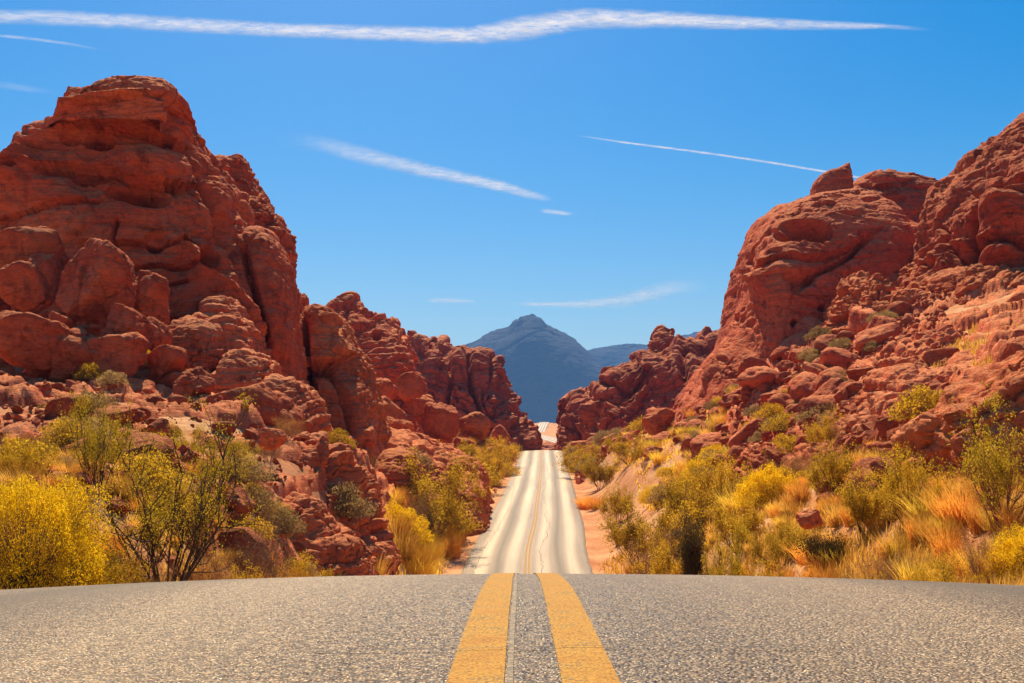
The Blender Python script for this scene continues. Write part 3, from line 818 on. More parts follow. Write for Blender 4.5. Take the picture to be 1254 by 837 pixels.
# ledges at the dome's foot
for tp, d, sd, lb in (
    ([(204,470),(204,410),(207,397),(216,392),(240,394),(262,396),(272,402),(276,430),(280,470)], 50, 17.2, 'flat topped sunlit ledge at the foot of the tall dome'),
    ([(232,420),(234,390),(244,383),(268,383),(292,390),(304,405),(310,440),(314,470)], 52, 18.4, 'stepped sunlit ledge second up the foot of the tall dome'),
    ([(250,400),(252,372),(262,364),(280,364),(292,376),(302,396),(312,420),(318,450)], 53.5, 19.3, 'topmost small sunlit ledge under the ridge of the tall dome'),
    ([(270,480),(276,440),(282,430),(300,427),(322,434),(332,446),(336,470),(338,490)], 49, 20.5, 'layered dark block stacked below the sunlit ledges'),
    ([(322,510),(328,470),(338,461),(356,463),(372,474),(384,490),(390,510),(394,530)], 48, 21.1, 'sloping red block at the foot of the upright fin')):
    formation('rock_ledge', lb, 'rock ledge', [('rock_body', dict(top=tp, d=d, wf=4, wb=5, n=3.2, k=4, lump=(.35,2.5), bed=(.35,.5), block=(.3,2), fine=(.12,.5), tilt=(-.05,-.1), seed=sd))], M['rock_near'])

# --- right side
W2 = dict(lump=(0.9, 11.0), bed=(0.28, 1.6), block=(0.10, 7), fine=(0.2, 1.1), tilt=(0.25, -0.1), seed=3.3, pit=0.35)
formation('sandstone_cliff', 'large smooth red sandstone cliff on the right with an eroded hollow near its top', 'rock formation',
          [('rock_body', dict(top=[(815,560),(826,520),(838,496),(852,474),(868,448),(886,424),(904,402),(914,372),(921,340),(925,312),(931,288),(944,267),(964,251),(990,241),(1012,235),(1042,232),(1066,234),(1080,241),(1084,262),(1090,300),(1110,340),(1140,380),(1150,420)], d=104, wf=17, wb=22, n=2.4, k=4, px=1.1,
             feats=[('hole',990,285,30,14,3.6),('hole',970,298,15,9,2.6),('over',[(925,330),(985,320),(1035,300),(1062,285)],1.2,10),('crack',[(1062,285),(1040,310),(1000,335),(970,352)],1.6,3.5),('shelf',[(905,400),(930,350),(945,345)],2.2,14),
                    ('crack',[(898,420),(915,380),(925,345)],1.2,4),('shelf',[(870,470),(890,440),(905,405)],1.8,12),('crack',[(990,345),(975,360)],1.5,6),('hole',1004,381,4,5,1.6),('hole',972,402,3.5,6,1.6),('bulge',960,330,35,50,2.0),('bulge',1000,420,50,40,1.0)], **W2)),
           ('rock_bulge', dict(top=[(1050,350),(1052,300),(1058,280),(1078,270),(1105,270),(1135,276),(1150,290),(1160,330)], d=96, wf=7, wb=10, n=2.3, k=3, px=1.1, feats=[('hole',1100,276,8,3,1.0),('hole',1097,305,3,4,1.0)], **dict(W2, seed=22.2, lump=(.7, 8)))),
           ('rock_shoulder', dict(top=[(1020,330),(1036,232),(1052,221),(1068,214),(1084,210),(1112,212),(1142,220),(1164,232),(1177,244),(1172,268),(1160,300),(1150,350)], d=116, wf=13, wb=20, n=2.6, k=4, px=1.1,
             feats=[('hole',1152,252,8,5,2.0),('over',[(1044,226),(1070,222),(1090,226)],1.0,5)], **dict(W2, seed=23.3))),
           ('cap_rock', dict(top=[(1062,222),(1070,212),(1078,209),(1094,211),(1096,215),(1120,215),(1136,222)], d=112, wf=4, wb=5, n=3, base=224, k=3, lump=(.3,3), bed=(.2,.5), block=(.1,3), fine=(.1,1), seed=24.1))], M['rock'])
formation('balanced_rock', 'shark fin shaped rock perched on top of the right cliff', 'rock',
          [('rock_body', dict(top=[(995,240),(995,228),(999,221),(1007,213),(1017,208),(1029,205),(1040,198),(1037,211),(1033,222),(1032,236)], d=103, wf=1.6, wb=3.4, n=2.2, base=243, k=3, px=0.9, trim_w=6, lump=(.15,2), bed=(.08,.5), block=(.1,2), fine=(.08,.5), seed=25.2))], M['rock'])
formation('sandstone_buttress', 'steep fractured red buttress climbing out of the right frame edge', 'rock formation',
          [('rock_body', dict(top=[(1118,400),(1124,340),(1134,314),(1150,288),(1166,264),(1180,246),(1194,224),(1210,200),(1228,176),(1246,157),(1262,144),(1300,118),(1350,95),(1420,105),(1500,180),(1560,330)], d=86, wf=14, wb=16, n=2.2, k=5,
             feats=[('crack',[(1180,330),(1200,270),(1215,235),(1254,222)],1.6,4),('crack',[(1135,330),(1160,300),(1185,330)],1.2,4),('over',[(1195,300),(1220,296),(1260,305)],1.6,12),('over',[(1210,232),(1254,240)],1.2,8),('shelf',[(1130,330),(1150,300),(1180,300)],1.4,9),('bulge',1235,270,28,26,2.2),('bulge',1225,312,30,12,1.6)], lump=(1.6,7), bed=(.5,1.2), block=(1.0,4.5), fine=(.28,.9), tilt=(-.3,-.1), seed=26.4, pit=.3))], M['rock'])
formation('rock_outcrop', 'sunlit knobbly outcrop at the foot of the large right cliff', 'rock outcrop',
          [('rock_body', dict(top=[(1004,450),(1014,420),(1024,390),(1034,362),(1046,345),(1062,343),(1084,348),(1104,355),(1118,362),(1130,390),(1140,430)], d=84, wf=9, wb=9, n=2.1, k=4, feats=[('crack',[(1030,380),(1040,400),(1036,430)],.9,4)], lump=(1.0,4), bed=(.3,.8), block=(.7,1.8), fine=(.25,.7), seed=27.5))], M['rock_orange'])
for tp, d, wf, sd, lb in (
    ([(1128,370),(1138,350),(1150,340),(1175,330),(1200,326),(1240,330),(1290,318),(1350,330),(1380,380)], 80, 12, 28.1, 'pale sunlit bedrock sheet below the fractured right buttress'),
    ([(1046,480),(1060,456),(1078,440),(1100,426),(1130,416),(1165,411),(1210,414),(1260,420),(1310,420),(1340,460)], 62, 8, 29.2, 'long arched sunlit rock ledge halfway up the right slope'),
    ([(1066,530),(1070,486),(1076,468),(1090,452),(1112,446),(1136,450),(1152,460),(1160,476),(1170,520)], 47, 5, 30.3, 'jutting blunt nosed slab with an orange underside on the right slope'),
    ([(985,600),(1000,570),(1022,540),(1040,515),(1058,498),(1076,488),(1100,490),(1120,510),(1130,560)], 45, 5, 31.4, 'tilted rock ramp rising right above the grassy flat'),
    ([(1090,580),(1108,545),(1130,522),(1150,504),(1180,480),(1215,455),(1254,432),(1300,400),(1340,420)], 36, 4, 32.5, 'diagonal sunlit ledge just above the shaded orange rock wall')):
    formation('rock_ledge', lb, 'rock ledge', [('rock_body', dict(top=tp, d=d, wf=wf, wb=wf * 1.1, n=2.4, k=4, feats=[], lump=(.7,4), bed=(.45,.7), block=(.45,2.2), fine=(.18,.6), tilt=(-.3,-.12), seed=sd))], M['rock_near'] if d < 70 else M['rock_orange'])
formation('rock_wall', 'shaded orange rock wall at the right frame edge behind the sparse bush', 'rock wall',
          [('rock_body', dict(top=[(1146,660),(1147,600),(1149,550),(1152,524),(1162,509),(1185,494),(1210,478),(1235,460),(1260,440),(1310,410),(1380,400),(1440,470),(1460,620)], d=27, wf=2.4, wb=6, n=4.0, k=6, lean=0.5,
             feats=[('over',[(1150,590),(1175,580),(1200,590)],.35,10),('crack',[(1195,500),(1192,560),(1198,610)],.3,3),('over',[(1150,530),(1200,505),(1254,470)],.4,14)], lump=(.5,3), bed=(.2,.6), block=(.3,1.6), fine=(.1,.4), tilt=(-.3,0), seed=33.3, pit=.15))], M['rock_orange'])
formation('leaning_slab', 'wedge shaped rock with a pale slanting top beside the grassy flat', 'rock',
          [('rock_body', dict(top=[(940,600),(950,584),(964,570),(978,556),(986,549),(1000,545),(1020,542),(1034,552),(1040,590)], d=47, wf=4, wb=4, n=3, k=4, lump=(.3,2), bed=(.2,.5), block=(.25,1.6), fine=(.1,.4), tilt=(.7,0), seed=34.7))], M['rock_orange'])
formation('rounded_outcrop', 'rounded striped red outcrop where scree meets the yellow grass', 'rock outcrop',
          [('rock_body', dict(top=[(896,600),(902,575),(908,558),(920,548),(936,545),(952,549),(964,560),(972,590)], d=55, wf=3.5, wb=4, n=2.6, k=3, lump=(.4,2), bed=(.2,.45), block=(.25,1.4), fine=(.12,.4), tilt=(.9,0), seed=35.7))], M['rock'])
formation('far_ridge', 'purple brown broken ridge right of the road in front of the blue mountain', 'rock formation',
          [('rock_body', dict(top=[(678,575),(682,545),(687,518),(692,500),(697,487),(703,481),(714,485),(728,483),(745,482),(765,486),(790,494),(815,500),(840,520),(850,560)], d=205, wf=24, wb=26, n=2.1, k=4, px=1.05, lump=(3.0,13), bed=(1.2,2.4), block=(2.4,8), fine=(.9,2.5), tilt=(-.3,-.1), seed=36.2)),
           ('upper_ridge', dict(top=[(715,540),(722,500),(730,474),(738,466),(744,452),(756,450),(764,446),(778,448),(792,440),(806,438),(826,432),(844,424),(856,416),(870,410),(886,409),(896,414),(906,450),(912,520)], d=175, wf=24, wb=30, n=2.0, k=5, px=1.05,
             feats=[('over',[(740,470),(770,472),(790,462)],2,8),('shelf',[(780,485),(800,470),(830,462)],2,8),('crack',[(845,425),(835,450),(840,470)],1.6,4)], lump=(3.2,12), bed=(1.3,2.2), block=(2.4,8), fine=(.8,2.2), tilt=(-.35,-.1), seed=37.2))], M['rock_far'])
formation('rock_pinnacle', 'pale red knobbed pinnacle standing on the far right ridge', 'rock pinnacle',
          [('rock_body', dict(top=[(790,450),(793,430),(798,418),(803,406),(811,400),(818,404),(823,406),(821,416),(828,421),(836,424),(842,436),(846,450)], d=178, wf=6, wb=7, n=2.5, k=3, base=455, px=0.9, lump=(1.0,4), bed=(.5,1.6), block=(.8,4), fine=(.35,1.5), tilt=(-.3,0), seed=38.2))], M['rock_far'])
formation('rock_mound', 'low dark rocky mound behind the road crest hiding the dip', 'rock mound',
          [('rock_body', dict(top=[(560,570),(590,545),(615,540),(636,539),(652,540),(664,542),(678,545),(690,549),(704,556),(712,570)], d=262, wf=16, wb=20, n=2.0, k=3, px=1.0, lump=(1.6,8), bed=(.6,1.6), block=(1.2,5), fine=(.5,2), seed=39.2))], M['rock_far'])
# --- the blue mountain and the tablelands on the horizon
WM = dict(lump=(20, 300), bed=(4, 75), block=(5, 160), fine=(4, 48), tilt=(.05, 0), seed=40.1)
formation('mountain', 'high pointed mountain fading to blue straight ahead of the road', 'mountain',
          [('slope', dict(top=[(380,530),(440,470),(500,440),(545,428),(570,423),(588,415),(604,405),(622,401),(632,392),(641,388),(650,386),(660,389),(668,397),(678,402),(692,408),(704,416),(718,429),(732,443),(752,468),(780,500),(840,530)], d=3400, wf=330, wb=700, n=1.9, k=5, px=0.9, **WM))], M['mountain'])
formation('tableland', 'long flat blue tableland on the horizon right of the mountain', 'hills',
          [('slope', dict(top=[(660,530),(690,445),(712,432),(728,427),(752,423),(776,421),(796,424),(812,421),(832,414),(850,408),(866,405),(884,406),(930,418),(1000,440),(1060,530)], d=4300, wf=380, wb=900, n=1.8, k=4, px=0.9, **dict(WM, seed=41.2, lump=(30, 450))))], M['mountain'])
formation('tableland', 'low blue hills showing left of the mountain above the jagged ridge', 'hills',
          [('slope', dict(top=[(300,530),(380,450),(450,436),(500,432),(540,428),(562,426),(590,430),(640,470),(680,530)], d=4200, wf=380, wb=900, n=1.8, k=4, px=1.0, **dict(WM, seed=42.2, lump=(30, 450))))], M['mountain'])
print('rocks', round(time.time() - T0, 1))

# ------------------------------------------------------------------ boulders
def ico(sub):
    bm = bmesh.new(); bmesh.ops.create_icosphere(bm, subdivisions=sub, radius=1.0)
    v = np.array([x.co[:] for x in bm.verts]); f = np.array([[q.index for q in t.verts] for t in bm.faces]); bm.free()
    return v, f
ICO = {k: ico(k) for k in (3, 4, 5, 6)}
def boulder_shape(seed, sub, size=1.0, rough=1.0, nplanes=14):
    v, f = ICO[sub]
    rs = np.random.RandomState(seed)
    n = rs.normal(size=(nplanes, 3)); n /= np.linalg.norm(n, axis=1)[:, None]
    h = rs.uniform(0.64, 1.10, nplanes)
    q = np.maximum(v @ n.T, 1e-4) / h[None, :]
    r = 1.0 / (q ** 14).sum(1) ** (1 / 14)
    r = np.minimum(r, 1.25)
    P = v * r[:, None]
    S = seed * 3.77
    P = P + v * (0.10 * fbm(P * 1.6 + S, 3) + rough * 0.05 * fbm(P * 5 + S, 4, .6))[:, None]
    f1, f2, rr = worley(P * 1.3 + S)
    g = f2 - f1
    P = P + v * (rough * 0.10 * (rr - .5) * sstep(0, .12, g) - 0.09 * np.exp(-g / .035))[:, None]
    f1, f2, rr = worley(P * 3.1 + 0.25 * fbm(P * 4 + S, 2)[:, None] + S); g = f2 - f1; zn = sstep(-.1, .3, perlin(P * 1.2 + S + 9))
    P = P + v * (rough * zn * (0.06 * (rr - .5) * sstep(0, .1, g) - 0.05 * np.exp(-g / .05)) + 0.02 * fbm(P * 11 + S, 3, .6))[:, None]
    P = P + v * (0.03 * (strata(P[:, 2] + .2 * P[:, 0], 0.22, seed % 7) - .7))[:, None]
    return P, f

def block(x0, y0, x1, y1, d, label, seed, depth=1.0, roll=0, mat='rock', name='boulder', sub=5, cat='boulder', rough=1.0, group=None):
    """one boulder fitted to its extent in the photograph at distance d"""
    P, f = boulder_shape(seed, sub, rough=rough)
    a, b = at(x0, y1, d), at(x1, y0, d)
    ext = P.max(0) - P.min(0)
    sx, sz = (b[0] - a[0]) / ext[0], (b[2] - a[2]) / ext[2]
    sy = depth * 0.5 * (sx + sz)
    Q = (P - (P.max(0) + P.min(0)) / 2) * np.array((sx, sy, sz))
    c = (a + b) / 2; c[1] = d
    o = link(name, build_mesh(name, Q, tris=f), M[mat])
    o.location = c; o.rotation_euler = (0, R(roll), 0)
    return tag(o, label, cat, group)

# the boulder pile at the foot of the dome, left
block(64,290,166,402,44.5,'largest cracked boulder crowning the left boulder pile',101,.9,sub=6,mat='rock')
block(-12,279,88,345,47.5,'flat slab with a pale top edge behind the largest boulder at the left',102,.8,4,sub=5)
block(4,322,58,384,45.5,'leaning rounded boulder at the left end of the pile',103,.9,-14)
block(31,310,72,378,46,'narrow upright boulder wedged beside the largest boulder',104,.9,-8)
block(150,334,214,404,46,'rounded boulder right of the largest one with a bright rim',105,.9,20)
block(-8,384,86,456,40.5,'broad dark boulder low in the pile at the left frame edge',106,.9,6,sub=5)
block(54,398,130,478,41,'squarish dark boulder at the bottom of the left pile',107,.9)
block(96,402,182,474,41.5,'dark boulder split by a crack at the bottom of the pile',108,.9,10)
block(128,376,186,432,43,'undercut boulder below the largest one',109,.9,14)
block(176,388,210,436,43.5,'boulder with a small yellow shrub on top at the right of the pile',110,.9)
block(182,420,226,470,42.5,'stepped boulder at the right foot of the pile',111,.9,24)
block(-60,350,10,420,46.5,'dark boulder cut by the left frame edge high in the pile',112,.9)
block(58,382,92,412,42.5,'small boulder tucked under the largest one',113)
block(120,400,140,440,41.5,'small upright stone between two dark boulders',114)
block(24,446,72,472,41.5,'low stone at the foot of the broad dark boulder',115)
block(88,466,132,492,39.5,'low flat boulder behind the tall green bush',116,1.0,0,'rock_near')
block(136,462,196,500,40.5,'dark boulder behind the top of the tall green bush',117,.9,4)
block(184,452,256,512,42.5,'tall dark rounded boulder right of the tall green bush',118,.9,-6)
block(214,448,262,506,41,'smooth leaning boulder beside the tall dark rounded one',119,.9,12)
block(256,464,346,534,40.5,'long dark humped boulder below the layered block',120,.9,16)
block(300,480,372,545,41.5,'sloping dark boulder right of the long humped one',121,.9,28)
block(318,524,350,552,34,'red cube like boulder on the left slope between bushes',122,1,0,'rock_near')
block(352,528,392,550,40,'flat sunlit stone on the left slope below the fin',123,1,4,'rock_near')
block(376,545,402,585,39,'upright red block at the head of the roadside cliff',124,.9,-4,'rock_near')
block(402,548,432,590,40,'dark red block with a flat face at the roadside cliff top',125,.9,6,'rock_near')
block(360,358,379,384,76,'small rock resting on the notched block',126,.9)
# boulders between the notched block and the far slab
block(404,424,446,466,104,'pale rounded boulder below the domed mesa',127,.9,10)
block(482,456,520,492,108,'smooth dark rounded boulder in front of the jagged ridge',128,.9)
block(448,462,486,496,100,'sloping boulder left of the smooth dark one',129,.9,20)
block(450,486,500,520,92,'wide layered boulder above the sunlit slab',130,.8,12,'rock_orange')
block(494,482,540,512,112,'flat topped boulder right of the smooth dark one',131,.8,8)
block(515,492,562,540,110,'big squarish shaded boulder at the foot of the jagged ridge',132,.9,0)
block(560,504,602,540,125,'broad block with an orange lit top near the road crest',133,.9,0,'rock_orange')
block(462,510,490,538,84,'dark undercut boulder at the head of the sunlit slab',134,.9,0,'rock_orange')
block(478,514,508,534,82,'smaller banded boulder leaning right at the slab head',135,.9,10,'rock_orange')
block(600,520,626,545,150,'rounded dark boulder left of the road crest',136,.9)
# right side
block(786,500,830,536,104,'flat capped overhanging rock in the scree right of the road',137,1.0,-2,'rock_orange')
block(806,520,862,560,98,'dark triangular boulder below the flat capped rock',138,.9,-10)
block(868,530,906,562,80,'brown boulder half way along the scree foot',139,.9)
block(1030,462,1056,480,66,'pale slab tilted in the middle of the scree',140,.9,-20,'rock_near')
block(944,492,972,520,70,'squat dark boulder in the scree under the right cliff',141,.9)
block(1104,352,1142,382,76,'sunlit knob of rock below the fractured buttress',142,.9,-10,'rock_orange')
block(1230,352,1280,388,60,'pale rounded boulder at the right frame edge',143,.9,-6,'rock_orange')
block(975,624,1006,648,25,'broken dark red rock alone in the yellow grass',144,1,-8,'rock_near')
block(1104,560,1132,590,27,'jumbled red stone between grass and rock wall',145,1,0,'rock_near')
block(1062,560,1100,590,29,'reddish stone at the foot of the rubble left of the rock wall',146,1,14,'rock_near')
block(1160,584,1186,606,24.4,'small orange wedge stone leaning on the rock wall',147,1,0,'rock_orange')
block(1120,590,1146,628,23,'dark stone standing by the corner of the rock wall',148,1,8,'rock_near')
block(1186,490,1254,530,30,'ledge stone on top of the shaded orange rock wall',149,.6,-28,'rock_near') if False else None

ORD = ['nearest', 'second', 'third', 'fourth', 'fifth', 'sixth', 'seventh', 'eighth', 'ninth', 'tenth', 'eleventh', 'twelfth', 'thirteenth', 'fourteenth', 'fifteenth', 'sixteenth',
       'seventeenth', 'eighteenth', 'nineteenth', 'twentieth', 'twenty-first', 'twenty-second', 'twenty-third', 'twenty-fourth', 'twenty-fifth', 'twenty-sixth', 'twenty-seventh', 'twenty-eighth', 'twenty-ninth', 'thirtieth']
MARKS = [(808,512,'the flat capped rock'),(834,545,'the dark triangular boulder'),(930,565,'the rounded striped outcrop'),(990,566,'the wedge shaped rock'),(1043,470,'the pale tilted slab'),(958,506,'the squat dark boulder'),
         (1110,465,'the jutting blunt nosed slab'),(1066,385,'the knobbly sunlit outcrop'),(1200,560,'the shaded orange rock wall'),(990,636,'the broken dark red rock'),(1206,672,'the large round grey shrub'),(870,470,'the left foot of the large right cliff'),
         (1030,520,'the tilted rock ramp'),(892,640,'the upright green bush'),(786,630,'the large yellow green bush'),(846,655,'the dark dense bush'),(1105,600,'the leafy bush by the rock wall'),(740,600,'the right road edge'),
         (205,600,'the tallest bush'),(32,645,'the golden bush'),(300,495,'the long humped boulder'),(115,345,'the largest cracked boulder'),(430,600,'the roadside cliff'),(370,650,'the roadside ledge'),(322,640,'the bare grey shrub'),
         (335,540,'the cube like stone'),(528,630,'the large verge bush'),(490,575,'the squared block'),(540,575,'the smooth sunlit slab'),(500,475,'the smooth dark boulder'),(538,515,'the big squarish boulder'),(581,522,'the orange topped block'),(612,545,'the left end of the road crest'),
         (700,550,'the right end of the road crest'),(780,470,'the broken far ridge'),(700,515,'the low end of the far ridge'),(1150,440,'the arched sunlit ledge'),(460,520,'the notched block'),(50,500,'the pale bedrock at the left edge')]
def single_out(objs, noun):
    """give each repeat its own label: which one it is, counted from the nearest landmark"""
    buckets = {}
    for o in objs:
        x, y, z = o.location
        z += o.scale[2] * (0.5 if o.get('category') in ('shrub', 'grass tuft') else 0.0)
        px, py = CX + x / y * F, HY - (z - EYE) / y * F
        best = min(MARKS, key=lambda m: math.hypot(m[0] - px, 1.3 * (m[1] - py)))
        dx, dy = px - best[0], py - best[1]
        side = ('left of' if dx < 0 else 'right of') if abs(dx) > abs(dy) else ('above' if dy < 0 else 'below')
        buckets.setdefault((best[2], side), []).append((math.hypot(dx, dy), o))
    for (mk, side), lst in buckets.items():
        for k, (_, o) in enumerate(sorted(lst, key=lambda q: q[0])):
            o['label'] = f'{ORD[min(k, len(ORD) - 1)]} {noun} {side} {mk}'

# loose boulders: a few shapes, many copies
SMALL = [build_mesh('boulder', *[(P, None, f) for P, f in [boulder_shape(200 + k, 4, nplanes=11)]][0]) for k in range(10)]
for me in SMALL: me.materials.append(M['boulder'])
TINY = []
for k in range(6):
    P, f = boulder_shape(300 + k, 3, nplanes=10)
    TINY.append((P, f))
def hill_height(hill, x, y):
    return np.maximum(HILLS[hill](x, y), land(x, y)) if hill else land(x, y)
def scatter(hill, count, pxr, dr, sizer, label, group, seed, accept=None, cat='boulder'):
    rs = np.random.RandomState(seed)
    px = rs.uniform(*pxr, count * 5); d = np.exp(rs.uniform(np.log(dr[0]), np.log(dr[1]), count * 5))
    x, y = (px - CX) / F * d, d
    z = hill_height(hill, x, y)
    py = HY - (z - EYE) / d * F
    ok = (np.abs(x - road_x(y)) > 6.0) & seen(x, y, z + 0.5 * sizer[0])
    if accept: ok &= accept(px, py, d)
    idx = np.where(ok)[0][:count]; made = []
    for i in idx:
        s = sizer[0] * (sizer[1] / sizer[0]) ** (rs.rand() ** 1.8)
        o = link('boulder', SMALL[rs.randint(len(SMALL))], None)
        o.location = (x[i], y[i], z[i] + s * 0.18)
        o.rotation_euler = (rs.uniform(-.5, .5), rs.uniform(-.5, .5), rs.uniform(0, 6.28))
        o.scale = (s * rs.uniform(.8, 1.3), s * rs.uniform(.8, 1.2), s * rs.uniform(.55, .95))
        made.append(tag(o, label, cat, group))
    single_out(made, label)
scatter('right_scree_slope', 95, (800, 1110), (58, 105), (0.5, 1.7), 'loose red scree boulder', 'boulders in the right scree', 1, lambda px, py, d: (py > 380) & (py < 570))
scatter('right_scree_slope', 40, (1000, 1160), (30, 60), (0.25, 0.9), 'loose red boulder among ledges', 'boulders among the right ledges', 2)
scatter('left_hillside', 60, (-40, 440), (22, 46), (0.18, 0.7), 'loose red stone', 'stones on the left hillside', 3)
scatter('left_far_slope', 40, (430, 620), (75, 200), (0.6, 2.4), 'loose red boulder on the slope', 'boulders on the far left slope', 4)
scatter('right_far_slope', 40, (700, 860), (120, 230), (0.9, 2.8), 'loose brown boulder', 'boulders on the far right slope', 5)

def rubble(name, hill, count, pxr, dr, sizer, seed, mat, accept=None):
    rs = np.random.RandomState(seed)
    px = rs.uniform(*pxr, count * 2); d = np.exp(rs.uniform(np.log(dr[0]), np.log(dr[1]), count * 2))
    x, y = (px - CX) / F * d, d
    ok = np.abs(x - road_x(y)) > 4.3
    if accept: ok &= accept(px, d)
    x, y = x[ok][:count], y[ok][:count]
    z = hill_height(hill, x, y)
    v0, f0 = ICO[3]
    lo = bmesh.new(); bmesh.ops.create_icosphere(lo, subdivisions=1, radius=1.0)
    v0 = np.array([q.co[:] for q in lo.verts]); f0 = np.array([[q.index for q in t.verts] for t in lo.faces]); lo.free()
    V, T = [], []
    for k in range(len(x)):
        s = sizer[0] * (sizer[1] / sizer[0]) ** (rs.rand() ** 2)
        sc = s * rs.uniform(.6, 1.3, 3); sc[2] *= .75
        Rm = np.array(Euler(rs.uniform(-3, 3, 3)).to_matrix())
        V.append((v0 * rs.uniform(.75, 1.15, (len(v0), 1)) * sc) @ Rm.T + np.array((x[k], y[k], z[k] + s * .1))); T.append(f0 + k * len(v0))
    return tag(link(name, build_mesh(name, np.concatenate(V), tris=np.concatenate(T), smooth=False), M[mat]), 'small broken red stones littering the slope', 'rubble', kind='stuff')
rubble('scree_rubble', 'right_scree_slope', 5200, (790, 1160), (34, 108), (0.12, 0.55), 21, 'boulder', lambda px, d: d > np.interp(px, [780, 860, 900, 1000, 1080, 1150, 1254], [108, 82, 62, 45, 35, 24, 23]))
rubble('hillside_rubble', 'left_hillside', 2600, (-60, 470), (18, 60), (0.05, 0.28), 22, 'boulder')
rubble('roadside_rubble', None, 5200, (-60, 1320), (7.5, 40), (0.008, 0.06), 23, 'boulder')
rubble('far_rubble', 'right_far_slope', 1800, (690, 880), (112, 260), (0.3, 1.1), 24, 'boulder')
rubble('far_rubble', 'left_far_slope', 2200, (430, 640), (66, 220), (0.15, 0.8), 25, 'boulder')
print('boulders', round(time.time() - T0, 1))

# ------------------------------------------------------------------ plants (built one unit tall, scaled where they stand)
class Tubes:
    def __init__(s): s.V, s.F, s.n = [], [], 0
    def add(s, p, r):
        p = np.asarray(p); r = np.asarray(r); m = len(p)
        t = np.gradient(p, axis=0); t /= np.linalg.norm(t, axis=1)[:, None] + 1e-9
        ref = np.array((0.31, 0.87, 0.38)); a = np.cross(t, ref); a /= np.linalg.norm(a, axis=1)[:, None] + 1e-9
        b = np.cross(t, a)
        ring = [p + r[:, None] * (np.cos(q) * a + np.sin(q) * b) for q in (0, 2.094, 4.189)]
        s.V.append(np.stack(ring, 1).reshape(-1, 3))
        for k in range(m - 1):
            for j in range(3):
                j2 = (j + 1) % 3
                s.F.append((s.n + 3 * k + j, s.n + 3 * k + j2, s.n + 3 * k + 3 + j2, s.n + 3 * k + 3 + j))
        s.n += 3 * m
    def mesh(s, name): return build_mesh(name, np.concatenate(s.V), quads=np.array(s.F))

def leaves(C, size, rs, elong=1.6, up=0.0):
    n = len(C)
    a = rs.normal(size=(n, 3)); a[:, 2] += up; a /= np.linalg.norm(a, axis=1)[:, None]
    b = rs.normal(size=(n, 3)); b -= (b * a).sum(1)[:, None] * a; b /= np.linalg.norm(b, axis=1)[:, None]
    s = size * rs.uniform(.6, 1.3, n)[:, None]
    V = np.stack([C - a * s * elong * .5, C + b * s * .5, C + a * s * elong * .5, C - b * s * .5], 1).reshape(-1, 3)
    return V, np.arange(4 * n).reshape(n, 4)

def shrub_meshes(seed, width=1.0, nmain=14, nsub=6, ntwig=4, nleaf=9000, leaf=0.012, stem_r=0.012, upright=0.5, leaf_from=0.35, spread=0.03, bare=0.0):
    """vase of branching stems with leaf clusters toward the twig ends; height 1"""
    rs = np.random.RandomState(seed)
    tb = Tubes(); anchors = []
    def grow(p, dirv, length, r, seg, curl):
        pts_ = [p]; dv = dirv / np.linalg.norm(dirv)
        for k in range(seg):
            dv = dv + rs.normal(size=3) * curl + np.array((0, 0, 0.06)); dv /= np.linalg.norm(dv)
            pts_.append(pts_[-1] + dv * length / seg)
        pts_ = np.array(pts_)
        tb.add(pts_, np.linspace(r, r * 0.35, seg + 1))
        return pts_
    for k in range(nmain):
        az = k / nmain * 6.283 + rs.uniform(-.5, .5)
        out = rs.uniform(0.15, 1.0) ** 0.7 * width
        dirv = np.array((math.cos(az) * out, math.sin(az) * out, rs.uniform(.7, 1.2) * (0.55 + upright)))
        L = rs.uniform(.6, 1.0) * (0.9 if out < .6 else .82)
        m = grow(np.array((math.cos(az) * .04, math.sin(az) * .04, -.03)), dirv, L, stem_r * rs.uniform(.6, 1.1), 6, .13)
        for j in range(nsub):
            i = rs.randint(2, 7); s0 = m[i]
            dv = (m[min(i, 5) + 1] - m[min(i, 5)]); dv = dv / np.linalg.norm(dv) + rs.normal(size=3) * .55 + np.array((0, 0, .25))
            b = grow(s0, dv, rs.uniform(.18, .38), stem_r * .45, 4, .18)
            anchors.append(b[2:])
            for q in range(ntwig):
                i2 = rs.randint(1, 5)
                dv2 = rs.normal(size=3) + np.array((0, 0, .9))
                t = grow(b[i2], dv2, rs.uniform(.07, .18), stem_r * .22, 3, .2)
                anchors.append(t[1:])
    A = np.concatenate(anchors)
    A = A[A[:, 2] > leaf_from * rs.uniform(.5, 1.4, len(A))]
    w = 0.2 + sstep(-.2, .35, perlin(A * 3.1 + seed))          # some branches leafy, some nearly bare
    w *= rs.rand(len(A)) > bare
    idx = rs.choice(len(A), nleaf, p=w / w.sum())
    C = A[idx] + rs.normal(size=(nleaf, 3)) * spread
    V, Q = leaves(C, leaf, rs, 1.7, .4)
    zmax = np.percentile(V[:, 2], 99.5)
    sm = tb.mesh('stems'); 
    fm = build_mesh('foliage', V / zmax, quads=Q, smooth=False)
    co = np.empty(len(sm.vertices) * 3, np.float32); sm.vertices.foreach_get('co', co); sm.vertices.foreach_set('co', co / zmax); sm.update()
    return sm, fm

